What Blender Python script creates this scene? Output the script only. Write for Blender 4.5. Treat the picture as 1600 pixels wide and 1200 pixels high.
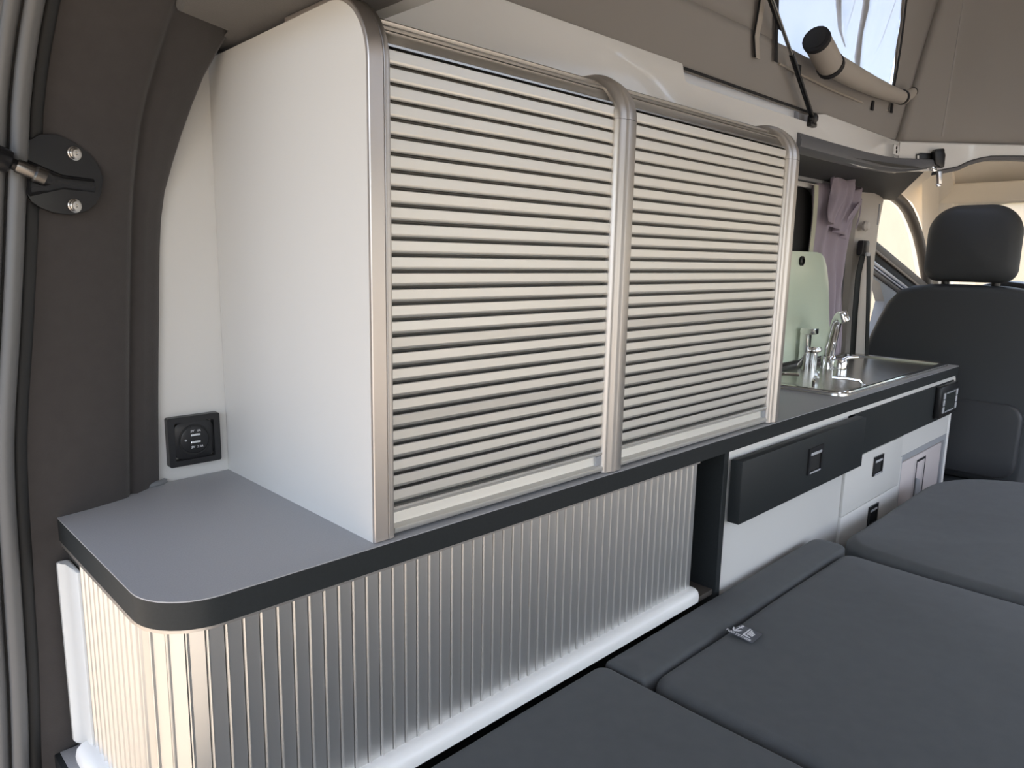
import bpy, bmesh, math, random
from mathutils import Vector, Matrix, noise
random.seed(7)
SC = bpy.context.scene
for o in list(bpy.data.objects): bpy.data.objects.remove(o)

# ------------------------------------------------------------------ camera, sky, sun, exposure
FPX = 1136.42
YAW, PIT, ROL = math.radians(45.396), math.radians(9.869), math.radians(1.106)
CAM = Vector((0, 0, 1.21))
Fv = Vector((math.cos(YAW)*math.cos(PIT), math.sin(YAW)*math.cos(PIT), -math.sin(PIT)))
r0 = Vector((math.sin(YAW), -math.cos(YAW), 0)); u0 = r0.cross(Fv)
Rv = math.cos(ROL)*r0 + math.sin(ROL)*u0
Uv = -math.sin(ROL)*r0 + math.cos(ROL)*u0
cd = bpy.data.cameras.new('camera'); cam = bpy.data.objects.new('camera', cd)
SC.collection.objects.link(cam)
cd.sensor_fit = 'HORIZONTAL'; cd.sensor_width = 36.0; cd.lens = FPX*36/1600; cd.clip_start = 0.01; cd.clip_end = 300
M = Matrix((Rv, Uv, -Fv)).transposed().to_4x4(); M.translation = CAM
cam.matrix_world = M
SC.camera = cam

W = bpy.data.worlds.new('sky'); SC.world = W; W.use_nodes = True
nt = W.node_tree; nt.nodes.clear()
sky = nt.nodes.new('ShaderNodeTexSky'); sky.sky_type = 'NISHITA'; sky.sun_disc = False
SUN_DIR = Vector((-0.15, -0.55, 1.20)).normalized()
sky.sun_elevation = math.asin(SUN_DIR.z); sky.sun_rotation = math.atan2(SUN_DIR.x, SUN_DIR.y)
sky.air_density = 1.0; sky.dust_density = 3.5; sky.ozone_density = 1.0; sky.altitude = 100
hs = nt.nodes.new('ShaderNodeHueSaturation'); hs.inputs['Saturation'].default_value = 0.75
bg = nt.nodes.new('ShaderNodeBackground'); bg.inputs['Strength'].default_value = 0.58
wo = nt.nodes.new('ShaderNodeOutputWorld')
nt.links.new(sky.outputs[0], hs.inputs['Color']); nt.links.new(hs.outputs[0], bg.inputs[0]); nt.links.new(bg.outputs[0], wo.inputs[0])
sl = bpy.data.lights.new('sun', 'SUN'); sl.energy = 3.6; sl.angle = math.radians(0.6); sl.color = (1.0, 0.95, 0.88)
so = bpy.data.objects.new('sun', sl); SC.collection.objects.link(so)
so.rotation_euler = SUN_DIR.to_track_quat('Z', 'Y').to_euler(); so.location = SUN_DIR*20
VS = SC.view_settings
VS.view_transform = 'Standard'; VS.look = 'None'; VS.gamma = 1.0; VS.use_curve_mapping = False
VS.exposure = 0.43
try:
    SC.cycles.max_bounces = 14; SC.cycles.diffuse_bounces = 8; SC.cycles.glossy_bounces = 6
    SC.cycles.transparent_max_bounces = 16; SC.cycles.transmission_bounces = 8
    SC.cycles.sample_clamp_indirect = 8.0
except Exception: pass

# ------------------------------------------------------------------ helpers
COL = SC.collection
def px_ray(x, y): return Fv + Rv*((x-800)/FPX) - Uv*((y-600)/FPX)
def on_plane(x, y, p0, n):
    d = px_ray(x, y); n = Vector(n); t = (Vector(p0)-CAM).dot(n)/d.dot(n); return CAM + d*t
def ony(x, y, Y): return on_plane(x, y, (0, Y, 0), (0, 1, 0))
def onx(x, y, X): return on_plane(x, y, (X, 0, 0), (1, 0, 0))
def onz(x, y, Z): return on_plane(x, y, (0, 0, Z), (0, 0, 1))

def tag(o, label=None, cat=None, group=None, kind=None):
    if label: o['label'] = label
    if cat: o['category'] = cat
    if group: o['group'] = group
    if kind: o['kind'] = kind
    return o
def empty(name, loc=(0, 0, 0), **k):
    o = bpy.data.objects.new(name, None); COL.objects.link(o); o.location = loc; o.empty_display_size = .05
    return tag(o, **k)
def link(name, me, mat, parent=None, smooth=False, **k):
    o = bpy.data.objects.new(name, me); COL.objects.link(o)
    if mat: me.materials.append(mat)
    if smooth:
        for p in me.polygons: p.use_smooth = True
        if smooth != 'all':
            bm = bmesh.new(); bm.from_mesh(me); a = math.radians(38)
            for e in bm.edges:
                if len(e.link_faces) == 2 and e.calc_face_angle(0) > a: e.smooth = False
            bm.to_mesh(me); bm.free()
    if parent:
        o.parent = parent
        bpy.context.view_layer.update() if False else None
        o.matrix_parent_inverse = world_of(parent).inverted()
    return tag(o, **k)
def world_of(o):
    m = Matrix.LocRotScale(o.location, o.rotation_euler, o.scale)
    if o.parent: m = world_of(o.parent) @ o.matrix_parent_inverse @ m
    return m
def fix(bm):
    bmesh.ops.recalc_face_normals(bm, faces=bm.faces)
def mesh(name, V, Fc, mat, parent=None, smooth=False, **k):
    bm = bmesh.new(); vs = [bm.verts.new(v) for v in V]
    for f in Fc:
        try: bm.faces.new([vs[i] for i in f])
        except ValueError: pass
    fix(bm); me = bpy.data.meshes.new(name); bm.to_mesh(me); bm.free()
    return link(name, me, mat, parent, smooth, **k)
def bm_box(bm, x0, x1, y0, y1, z0, z1):
    v = [bm.verts.new((x, y, z)) for x in (x0, x1) for y in (y0, y1) for z in (z0, z1)]
    for f in ((0,1,3,2),(4,6,7,5),(0,4,5,1),(2,3,7,6),(0,2,6,4),(1,5,7,3)): bm.faces.new([v[i] for i in f])
def box(name, x0, x1, y0, y1, z0, z1, mat, parent=None, bev=0.0, seg=2, **k):
    bm = bmesh.new(); bm_box(bm, min(x0,x1), max(x0,x1), min(y0,y1), max(y0,y1), min(z0,z1), max(z0,z1))
    if bev: bmesh.ops.bevel(bm, geom=bm.edges[:], offset=bev, segments=seg, affect='EDGES', profile=.5)
    fix(bm); me = bpy.data.meshes.new(name); bm.to_mesh(me); bm.free()
    return link(name, me, mat, parent, bool(bev), **k)
def boxes(name, lst, mat, parent=None, **k):
    bm = bmesh.new()
    for b in lst: bm_box(bm, *b)
    fix(bm); me = bpy.data.meshes.new(name); bm.to_mesh(me); bm.free()
    return link(name, me, mat, parent, **k)
AX = {'x': lambda a, b, c: (c, a, b), 'y': lambda a, b, c: (a, c, b), 'z': lambda a, b, c: (a, b, c)}
def prism(name, poly, axis, a0, a1, mat, parent=None, bev=0.0, seg=2, smooth=None, **k):
    """poly in the two other axes (x: (y,z); y: (x,z); z: (x,y)), extruded along axis from a0 to a1"""
    f = AX[axis]; bm = bmesh.new(); n = len(poly)
    A = [bm.verts.new(f(p[0], p[1], a0)) for p in poly]; B = [bm.verts.new(f(p[0], p[1], a1)) for p in poly]
    fa = bm.faces.new(A); fb = bm.faces.new(B[::-1])
    for i in range(n): bm.faces.new((A[i], B[i], B[(i+1) % n], A[(i+1) % n]))
    if bev:
        ed = list(set(list(fa.edges)+list(fb.edges)))
        bmesh.ops.bevel(bm, geom=ed, offset=bev, segments=seg, affect='EDGES', profile=.5)
    fix(bm); me = bpy.data.meshes.new(name); bm.to_mesh(me); bm.free()
    return link(name, me, mat, parent, True if smooth is None else smooth, **k)
def rings(name, R, mat, parent=None, cap=True, smooth=True, closed=True, **k):
    """loft a list of rings (each the same number of points)"""
    V = [p for r in R for p in r]; n = len(R[0]); Fc = []
    for j in range(len(R)-1):
        for i in range(n if closed else n-1):
            a = j*n+i; b = j*n+(i+1) % n; Fc.append((a, b, b+n, a+n))
    if cap and closed: Fc += [tuple(range(n))[::-1], tuple(range((len(R)-1)*n, len(R)*n))]
    return mesh(name, V, Fc, mat, parent, smooth, **k)
def frames(pts, closed=False):
    P = [Vector(p) for p in pts]; T = []
    for i in range(len(P)):
        a = P[max(i-1, 0)]; b = P[min(i+1, len(P)-1)]
        T.append((b-a).normalized())
    up = Vector((0, 0, 1)) if abs(T[0].z) < .9 else Vector((1, 0, 0))
    N = [(up - T[0]*up.dot(T[0])).normalized()]
    for i in range(1, len(P)):
        v = N[-1] - T[i]*N[-1].dot(T[i]); N.append(v.normalized())
    return P, T, N, [T[i].cross(N[i]) for i in range(len(P))]
def tube(name, pts, rad, mat, parent=None, seg=12, **k):
    P, T, N, B = frames(pts); rr = rad if isinstance(rad, (list, tuple)) else [rad]*len(P)
    R = [[P[i]+(N[i]*math.cos(2*math.pi*j/seg)+B[i]*math.sin(2*math.pi*j/seg))*rr[i] for j in range(seg)] for i in range(len(P))]
    return rings(name, R, mat, parent, **k)
def strap(name, pts, w, t, side, mat, parent=None, **k):
    """flat strap along pts, width w along vector side, thickness t"""
    P = [Vector(p) for p in pts]; s = Vector(side).normalized(); R = []
    for i in range(len(P)):
        T = (P[min(i+1, len(P)-1)]-P[max(i-1, 0)]).normalized(); n = T.cross(s).normalized()
        R.append([P[i]+s*a*w/2+n*b*t/2 for a, b in ((-1,-1),(1,-1),(1,1),(-1,1))])
    return rings(name, R, mat, parent, smooth=True, **k)
def lathe(name, prof, mat, parent=None, loc=(0,0,0), axis=(0,0,1), seg=24, **k):
    """prof: list of (radius, height) along axis"""
    q = Vector((0,0,1)).rotation_difference(Vector(axis).normalized()); L = Vector(loc)
    R = [[L + q @ Vector((r*math.cos(2*math.pi*j/seg), r*math.sin(2*math.pi*j/seg), h)) for j in range(seg)] for r, h in prof]
    return rings(name, R, mat, parent, **k)
def arc(cx, cy, r, a0, a1, n=8):
    return [(cx+r*math.cos(math.radians(a0+(a1-a0)*i/n)), cy+r*math.sin(math.radians(a0+(a1-a0)*i/n))) for i in range(n+1)]
def rrect(x0, x1, y0, y1, r, n=6):
    """rounded rectangle; r scalar or 4 radii for corners (x1,y1),(x0,y1),(x0,y0),(x1,y0)"""
    R = r if isinstance(r, (list, tuple)) else [r]*4; o = []
    for (cx, cy, a), q in zip(((x1, y1, 0), (x0, y1, 90), (x0, y0, 180), (x1, y0, 270)), R):
        q = max(q, 1e-4); sx = -1 if a in (0, 270) else 1; sy = -1 if a in (0, 90) else 1
        o += arc(cx+sx*q, cy+sy*q, q, a, a+90, n)
    return o
def cushion(name, x0, x1, y0, y1, z0, z1, rc, re, mat, parent=None, crown=.008, amp=.003, seed=0, tilt=None, **k):
    rc = rc if isinstance(rc, (list, tuple)) else [rc]*4
    lv = []
    for i in range(5):
        a = math.radians(90*i/4); lv.append((re*(1-math.sin(a)), z0+re*(1-math.cos(a))))
    for i in range(7):
        a = math.radians(90*i/6); lv.append((re*(1-math.cos(a)), z1-re*(1-math.sin(a))))
    top = []
    d = min(x1-x0, y1-y0)/2
    for f in (.1, .25, .45, .65, .85, .97): top.append((re+(d-re)*f, z1+crown*(1-(1-f)**2)))
    R = []
    for off, z in lv+top:
        hm = min(x1-x0, y1-y0)/2-off
        ring = rrect(x0+off, x1-off, y0+off, y1-off, [min(max(q-off*.6, .004), hm*.98) for q in rc], 8)
        # subdivide the straight runs
        pts = []
        for i in range(len(ring)):
            a, b = ring[i], ring[(i+1) % len(ring)]; m = 8 if i % 9 == 8 else 1
            for s in range(m): pts.append((a[0]+(b[0]-a[0])*s/m, a[1]+(b[1]-a[1])*s/m))
        rr = []
        for x, y in pts:
            nx = noise.noise(Vector((x*5+seed, y*5, z*5)))*amp; nz = noise.noise(Vector((x*4, y*4+seed, 3)))*amp
            zz = z+nz*(1 if z > z0+.02 else 0)
            if tilt: zz += tilt(x, y)*(1 if z > (z0+z1)/2 else 0)
            rr.append(Vector((x+nx, y+nx*.7, zz)))
        R.append(rr)
    return rings(name, R, mat, parent, **k)
def pillow(name, outline, axis, a0, a1, rnd, mat, parent=None, crown=0.0, shear=None, **k):
    """outline (2 other axes) swollen slab between a0 and a1 with rounded rims"""
    f = AX[axis]; cx = sum(p[0] for p in outline)/len(outline); cy = sum(p[1] for p in outline)/len(outline)
    ext = max(max(abs(p[0]-cx) for p in outline), max(abs(p[1]-cy) for p in outline)); R = []
    lv = []
    for i in range(6):
        t = math.radians(90*i/5); lv.append((rnd*(1-math.sin(t)), a0+rnd*(1-math.cos(t))))
    for i in range(6):
        t = math.radians(90*i/5); lv.append((rnd*(1-math.cos(t)), a1-rnd*(1-math.sin(t))))
    for fr in (.25, .5, .75, .95): lv.append((rnd+(ext-rnd)*fr, a1+crown*(1-(1-fr)**2)))
    for fr in (.25, .5, .75, .95): lv.insert(0, (rnd+(ext-rnd)*fr, a0-crown*(1-(1-fr)**2)))
    for off, a in lv:
        s = 1-off/ext; ring = []
        for p in outline:
            q = (cx+(p[0]-cx)*s, cy+(p[1]-cy)*s); aa = a + (shear(*q) if shear else 0)
            ring.append(Vector(f(q[0], q[1], aa)))
        R.append(ring)
    return rings(name, R, mat, parent, **k)
def text_mesh(name, s, size, M4, mat, parent=None, ext=.0003, align='CENTER', shear=0.0):
    cu = bpy.data.curves.new(name, 'FONT'); cu.body = s; cu.size = size; cu.extrude = ext; cu.align_x = align; cu.align_y = 'CENTER'; cu.shear = shear
    ob = bpy.data.objects.new(name+'_tmp', cu); COL.objects.link(ob)
    bpy.context.view_layer.update()
    me = bpy.data.meshes.new_from_object(ob.evaluated_get(bpy.context.evaluated_depsgraph_get()))
    bpy.data.objects.remove(ob); me.name = name; me.transform(M4); me.materials.clear()
    return link(name, me, mat, parent)
def basis(origin, ex, ey):
    ex = Vector(ex).normalized(); ey = Vector(ey).normalized(); ez = ex.cross(ey)
    m = Matrix((ex, ey, ez)).transposed().to_4x4(); m.translation = Vector(origin); return m

# ------------------------------------------------------------------ materials
def mat(name, col, rough=.5, metal=0.0, spec=.5, bump=None, var=None, sheen=0, coat=0, **k):
    m = bpy.data.materials.new(name); m.use_nodes = True; n = m.node_tree; b = n.nodes['Principled BSDF']
    b.inputs['Base Color'].default_value = (*col, 1); b.inputs['Roughness'].default_value = rough
    b.inputs['Metallic'].default_value = metal; b.inputs['Specular IOR Level'].default_value = spec
    b.inputs['Sheen Weight'].default_value = sheen; b.inputs['Coat Weight'].default_value = coat
    tc = n.nodes.new('ShaderNodeTexCoord')
    if var:     # (scale, amount)
        nz = n.nodes.new('ShaderNodeTexNoise'); nz.inputs['Scale'].default_value = var[0]; nz.inputs['Detail'].default_value = 4
        n.links.new(tc.outputs['Object'], nz.inputs['Vector'])
        mx = n.nodes.new('ShaderNodeMix'); mx.data_type = 'RGBA'
        mx.inputs[6].default_value = (*[c*(1-var[1]) for c in col], 1); mx.inputs[7].default_value = (*[min(1, c*(1+var[1])) for c in col], 1)
        n.links.new(nz.outputs['Fac'], mx.inputs[0]); n.links.new(mx.outputs[2], b.inputs['Base Color'])
    if bump:    # (scale, strength, distance)
        nz = n.nodes.new('ShaderNodeTexNoise'); nz.inputs['Scale'].default_value = bump[0]; nz.inputs['Detail'].default_value = 3
        if len(bump) > 3:
            mp = n.nodes.new('ShaderNodeMapping'); mp.inputs['Scale'].default_value = bump[3]
            n.links.new(tc.outputs['Object'], mp.inputs['Vector']); n.links.new(mp.outputs[0], nz.inputs['Vector'])
        else: n.links.new(tc.outputs['Object'], nz.inputs['Vector'])
        bp = n.nodes.new('ShaderNodeBump'); bp.inputs['Strength'].default_value = bump[1]; bp.inputs['Distance'].default_value = bump[2]
        n.links.new(nz.outputs['Fac'], bp.inputs['Height']); n.links.new(bp.outputs[0], b.inputs['Normal'])
    return m
def see_through(name, tint, trans, rough=.05, base=(.02,.02,.02)):
    """pane: tinted transparency mixed with a glossy surface"""
    m = bpy.data.materials.new(name); m.use_nodes = True; n = m.node_tree; n.nodes.clear()
    o = n.nodes.new('ShaderNodeOutputMaterial'); mx = n.nodes.new('ShaderNodeMixShader'); mx.inputs[0].default_value = trans
    p = n.nodes.new('ShaderNodeBsdfPrincipled'); p.inputs['Base Color'].default_value = (*base, 1); p.inputs['Roughness'].default_value = rough
    t = n.nodes.new('ShaderNodeBsdfTransparent'); t.inputs[0].default_value = (*tint, 1)
    n.links.new(p.outputs[0], mx.inputs[1]); n.links.new(t.outputs[0], mx.inputs[2]); n.links.new(mx.outputs[0], o.inputs[0]); return m
def cloth(name, col, tl, tcol, transp=0.0, var=None, bump=None):
    m = bpy.data.materials.new(name); m.use_nodes = True; n = m.node_tree; n.nodes.clear()
    o = n.nodes.new('ShaderNodeOutputMaterial'); d = n.nodes.new('ShaderNodeBsdfDiffuse'); d.inputs[0].default_value = (*col, 1)
    t = n.nodes.new('ShaderNodeBsdfTranslucent'); t.inputs[0].default_value = (*tcol, 1)
    mx = n.nodes.new('ShaderNodeMixShader'); mx.inputs[0].default_value = tl
    n.links.new(d.outputs[0], mx.inputs[1]); n.links.new(t.outputs[0], mx.inputs[2]); out = mx.outputs[0]
    if transp:
        tr = n.nodes.new('ShaderNodeBsdfTransparent'); m2 = n.nodes.new('ShaderNodeMixShader'); m2.inputs[0].default_value = transp
        n.links.new(out, m2.inputs[1]); n.links.new(tr.outputs[0], m2.inputs[2]); out = m2.outputs[0]
    if bump:
        tc = n.nodes.new('ShaderNodeTexCoord'); nz = n.nodes.new('ShaderNodeTexNoise'); nz.inputs['Scale'].default_value = bump[0]
        bp = n.nodes.new('ShaderNodeBump'); bp.inputs['Strength'].default_value = bump[1]; bp.inputs['Distance'].default_value = bump[2]
        n.links.new(tc.outputs['Object'], nz.inputs['Vector']); n.links.new(nz.outputs['Fac'], bp.inputs['Height']); n.links.new(bp.outputs[0], d.inputs['Normal'])
    n.links.new(out, o.inputs[0]); return m
WHITE = mat('white_laminate', (.61,.60,.575), .42, spec=.4, bump=(900, .05, .0004))
WHITEG = mat('white_gloss', (.80,.80,.78), .12, coat=.5)
WHITEP = mat('white_plastic', (.82,.81,.78), .3)
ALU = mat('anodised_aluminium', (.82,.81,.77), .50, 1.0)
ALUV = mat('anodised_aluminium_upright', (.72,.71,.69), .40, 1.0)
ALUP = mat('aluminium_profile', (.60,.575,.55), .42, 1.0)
ALUT = mat('aluminium_top_slat', (.50,.49,.47), .30, 1.0)  # same aluminium, darkened to stand in for the dark ceiling it reflects
ALUD = mat('shutter_backing', (.095,.09,.08), .5)
BAND = mat('edge_band', (.60,.555,.52), .38, .85)
TOP = mat('worktop_laminate', (.34,.34,.35), .45, spec=.6, var=(700, .18), bump=(1200, .12, .0004))
BLACKE = mat('black_laminate', (.021,.024,.025), .5, spec=.28, var=(300, .2))
BLACK = mat('black_plastic', (.012,.012,.013), .35)
def undulate(m, scale, dist):
    n = m.node_tree; b = n.nodes['Principled BSDF']; old = b.inputs['Normal'].links[0].from_node
    tc = n.nodes.new('ShaderNodeTexCoord'); nz = n.nodes.new('ShaderNodeTexNoise'); nz.inputs['Scale'].default_value = scale; nz.inputs['Detail'].default_value = 2
    bp = n.nodes.new('ShaderNodeBump'); bp.inputs['Strength'].default_value = .5; bp.inputs['Distance'].default_value = dist
    n.links.new(tc.outputs['Object'], nz.inputs['Vector']); n.links.new(nz.outputs['Fac'], bp.inputs['Height']); n.links.new(bp.outputs[0], old.inputs['Normal'])
BLACKM = mat('black_matt', (.008,.008,.008), .7)
FELT = mat('pillar_felt', (.050,.045,.043), .95, spec=.15, var=(60, .12), bump=(500, .25, .0008), sheen=.25)
FELT2 = mat('headliner_felt', (.058,.051,.043), .95, spec=.15, var=(60, .1), bump=(500, .25, .0008), sheen=.25)  # lighter and browner than the pillar: warm ground bounce put into the colour
RUBBER = mat('grey_rubber', (.10,.10,.10), .42)
RUBBERD = mat('dark_rubber', (.012,.012,.012), .6)
FABRIC = mat('bed_fabric', (.074,.078,.080), .85, spec=.25, var=(45, .12), bump=(1500, .35, .0006), sheen=.12)
undulate(FABRIC, 6, .008)
LEATHER = mat('seat_leather', (.048,.052,.056), .6, spec=.35, bump=(700, .15, .0005))
CHROME = mat('chrome', (.85,.85,.85), .08, 1.0)
STEEL = mat('stainless_steel', (.62,.60,.56), .26, 1.0, bump=(40, .05, .0005, (30, 1, 1)))
BGLOSS = mat('black_gloss_metal', (.010,.010,.011), .22, spec=.35)
CREAM = mat('cream_headlining', (.88,.81,.69), .8)
CREAMP = mat('pillar_cover', (.62,.58,.52), .5)
SEAL = mat('grey_sealant', (.17,.18,.19), .35)
TENT = cloth('tent_canvas', (.37,.35,.325), .20, (.36,.33,.31), bump=(900, .3, .0006))
TENTB = mat('tent_binding', (.012,.012,.014), .8)
ROLL = cloth('rolled_canvas', (.46,.42,.37), .12, (.4,.36,.3), bump=(900, .3, .0006))
MESHW = cloth('insect_mesh', (.72,.75,.80), .40, (.62,.66,.72), transp=.50)
CURT = cloth('curtain_cloth', (.52,.46,.53), .25, (.5,.44,.5))
CURTE = cloth('curtain_hem', (.70,.70,.56), .2, (.6,.6,.5))
GLASS = see_through('window_glass', (.97,.98,.97), .93, .02)
TINT = see_through('tinted_lid_glass', (.50,.55,.46), .12, .18, (.72,.82,.66))
GREYP = mat('lilac_grey_panel', (.55,.50,.49), .4)
GREYD = mat('grey_plastic', (.33,.34,.36), .4)
WALLC = mat('cream_render', (.52,.455,.35), .9, var=(3, .06), bump=(40, .2, .004))
WALLB = mat('pale_blue_paint', (.45,.62,.68), .8)
GROUND = mat('sunlit_paving', (.345,.285,.21), .9, var=(1.5, .15), bump=(30, .3, .01))
VINYL = mat('floor_vinyl', (.10,.10,.10), .5, var=(20, .15))
BODY = mat('van_paint', (.45,.45,.46), .25, .3, coat=.5)
SCREEN = mat('dark_screen', (.03,.035,.033), .15)
BTN = mat('silver_button', (.45,.46,.48), .35)
PRINT = mat('white_print', (.80,.80,.82), .6)
TAGM = mat('label_ribbon', (.10,.105,.12), .5)
DOORD = mat('brown_black_trim', (.055,.043,.036), .4)
CARPL = mat('silver_strip', (.38,.39,.44), .3, .6)
TEAL = mat('outdoor_dark', (.10,.16,.18), .6)

# ================================================================== SETTING
ground = box('ground', -30, 40, -30, 30, -.62, -.42, GROUND, kind='structure', label='pale paving around the parked van')
floor = box('floor', .10, 3.6, -.78, 1.05, -.05, 0, VINYL, kind='structure', label='dark vinyl floor of the van')

# left body side: inner lining, window, outer skin
wl = empty('wall_left', (0, 1.02, 0), kind='structure', label='left side wall of the van behind the cabinets')
box('lining_panel', .20, 1.40, 1.0103, 1.025, .88, 1.468, WHITE, wl)
WX0, WX1, WZ0, WZ1 = 1.62, 2.30, .99, 1.41
boxes('body_side', [(.10,2.72,1.03,1.07,-.42,WZ0), (.10,WX0,1.03,1.07,WZ0,1.62), (WX1,2.72,1.03,1.07,WZ0,1.62), (WX0,WX1,1.03,1.07,WZ1,1.62),
                    (2.72,3.9,1.03,1.07,-.42,.86)], BODY, wl)
box('inner_lining', 1.40, 2.60, 1.006, 1.028, 0, .97, WHITE, wl)
boxes('upper_lining', [(1.40,1.60,1.006,1.028,.97,1.47), (2.285,2.58,1.0,1.028,.97,1.47)], GREYD, wl)
win1 = empty('window_1', (1.96, 1.02, 1.2), kind='structure', label='side window with black rubber frame between cupboard and curtain')
def frame_ring(name, outer, inner, axis, a0, a1, mt, parent, **k):
    f = AX[axis]; n = len(outer); V = []; Fc = []
    for a in (a0, a1):
        V += [f(p[0], p[1], a) for p in outer] + [f(p[0], p[1], a) for p in inner]
    for i in range(n):
        j = (i+1) % n
        Fc += [(i, j, n+j, n+i), (2*n+i, 3*n+i, 3*n+j, 2*n+j), (i, 2*n+i, 2*n+j, j), (n+i, n+j, 3*n+j, 3*n+i)]
    return mesh(name, V, Fc, mt, parent, True, **k)
frame_ring('window_frame', rrect(WX0-.03, WX1-.015, WZ0-.03, WZ1+.02, .07), rrect(WX0+.05, 2.165, WZ0+.05, 1.345, .07), 'y', 1.0, 1.04, BLACKM, win1)
prism('pane', rrect(WX0+.04, 2.18, WZ0+.04, 1.355, .07), 'y', 1.035, 1.04, GLASS, win1)

# rear left pillar trim (felt) -----------------------------------------------------------
zA = [(.30,.135,.945),(.60,.142,.945),(.72,.149,.945),(.84,.153,.945),(.99,.159,.945),(1.13,.1765,.945),(1.27,.1925,.942),(1.368,.2025,.932),(1.44,.212,.905),(1.49,.219,.865),(1.53,.224,.80)]
zB = [(.30,.262,.971),(.60,.266,.971),(.72,.270,.971),(.84,.275,.971),(.99,.283,.972),(1.13,.293,.972),(1.27,.303,.965),(1.368,.311,.937),(1.44,.326,.908),(1.49,.335,.868),(1.53,.337,.80)]
zC = [(.30,.314,.999),(.60,.316,.999),(.72,.318,.999),(.84,.322,.999),(.99,.329,.999),(1.13,.3385,.999),(1.27,.3503,.997),(1.368,.373,.968),(1.44,.400,.952),(1.49,.425,.925),(1.53,.43,.88)]
def lerp(a, b, t): return a+(b-a)*t
def smoothrow(k, n=36):
    src = (zA, zB, zC)[k]; out = []
    for i in range(n):
        z = .30+(1.53-.30)*i/(n-1)
        j = max(q for q in range(len(src)-1) if src[q][0] <= z+1e-9); t = (z-src[j][0])/(src[j+1][0]-src[j][0])
        p = [src[max(j-1,0)], src[j], src[j+1], src[min(j+2, len(src)-1)]]
        def cr(c):
            return .5*(2*p[1][c]+(p[2][c]-p[0][c])*t+(2*p[0][c]-5*p[1][c]+4*p[2][c]-p[3][c])*t*t+(-p[0][c]+3*p[1][c]-3*p[2][c]+p[3][c])*t**3)
        out.append(Vector((cr(1), cr(2), z)))
    return out
rA, rB, rC = smoothrow(0), smoothrow(1), smoothrow(2)
R = []
for a, b, c in zip(rA, rB, rC):
    z = a.z; row = [Vector((a.x+.012, a.y+.075, z)), Vector((a.x-.004, a.y+.03, z)), Vector((a.x, a.y+.006, z)), Vector((a.x+.010, a.y, z))]
    for t in (.2, .4, .6, .8, .95): row.append(Vector((lerp(a.x, b.x, t), lerp(a.y, b.y, t)-.006*math.sin(math.pi*t), z)))
    row += [Vector((b.x, b.y+.002, z)), Vector((b.x+.003, b.y+.010, z)), Vector((b.x+.006, b.y+.012, z)), Vector((b.x+.012, lerp(b.y, c.y, .25)+.002, z))]
    for t in (.5, .75, .93): row.append(Vector((lerp(b.x, c.x, t)+.002, lerp(b.y, c.y, t)+.004, z)))
    row += [Vector((c.x, c.y+.004, z)), Vector((c.x+.001, c.y+.012, z)), Vector((c.x-.02, c.y+.04, z))]
    R.append(row)
trim1 = rings('trim_1', R, FELT, smooth='all', kind='structure', label='dark grey felt covered rear pillar trim at the tailgate opening')
# weatherstrip along the tailgate opening
trim2 = empty('trim_2', (.15, .93, .3), kind='structure', label='grey rubber weatherstrip along the tailgate opening')
def off_row(dx, dy): return [Vector((p.x+dx, p.y+dy, p.z)) for p in rA]
tube('seal_bead', off_row(-.013, -.012), .0085, RUBBER, trim2)
tube('seal_channel', off_row(-.022, .004), .010, RUBBERD, trim2)
tube('seal_lip', off_row(-.030, -.006), .0075, RUBBER, trim2)
tube('seal_gap', off_row(.002, .004), .009, RUBBERD, trim2)
box('body_flange', .02, .12, .955, 1.08, -.42, 1.6, BODY, trim2)

# rear headliner and roof
ceil = empty('ceiling', (.4, .2, 1.5), kind='structure', label='dark felt headliner around the roof opening')
hp = [(.16,-.75),(.485,-.75),(.485,.62),(.487,.72),(.49,.80),(.492,1.02),(.425,1.02),(.412,.905),(.337,.885),(.327,.83),(.315,.70),(.30,.3),(.30,-.2),(.16,-.5)]
prism('rear_headliner', hp, 'z', 1.472, 1.50, FELT2, ceil, bev=.006)
# soft lip of the side shelf beyond the cupboard and its dark underside
lip = [(.770,1.470),(.782,1.464),(.800,1.462),(.815,1.468),(.815,1.49),(.80,1.505),(.775,1.500),(.768,1.485)]
RL = []
lpp = [(1.66,.78,0),(1.85,.78,0),(2.05,.778,.001),(2.18,.776,.004),(2.27,.764,.006),(2.32,.746,.009),(2.355,.722,.012),(2.385,.698,.016)]
for k_, (x, y_, dz) in enumerate(lpp):
    g = (1, 1, 1, 1, 1, .9, .75, .5)[k_]
    RL.append([Vector((x, (y-.79)*g+.01+y_, (z-1.487)*g+1.487+dz)) for y, z in lip])
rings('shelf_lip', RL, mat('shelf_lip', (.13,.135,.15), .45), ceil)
uo = [(1.66,1.03),(1.85,1.03),(2.05,1.03),(2.30,1.03),(2.52,1.03),(2.68,1.03),(2.76,1.0),(2.74,.92)]
RR = []
for t in (0, .2, .4, .6, .8, 1):
    row = []
    for (a, b, dz), (c, d), i in zip(lpp, uo, range(8)):
        zz = lerp(1.470+dz, 1.487-.038*(1 if i < 4 else 1+.12*(i-3)), math.sin(math.pi*.5*t)) + .012*math.sin(math.pi*t)
        row.append(Vector((lerp(a, c, t), lerp(b+.022, d, t), zz)))
    RR.append(row)
top_off = [[p+Vector((0, 0, .02)) for p in r] for r in RR]
rings('shelf_underside', [r+t[::-1] for r, t in zip(RR, top_off)], mat('shelf_underside', (.045,.048,.05), .6), ceil)
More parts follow.
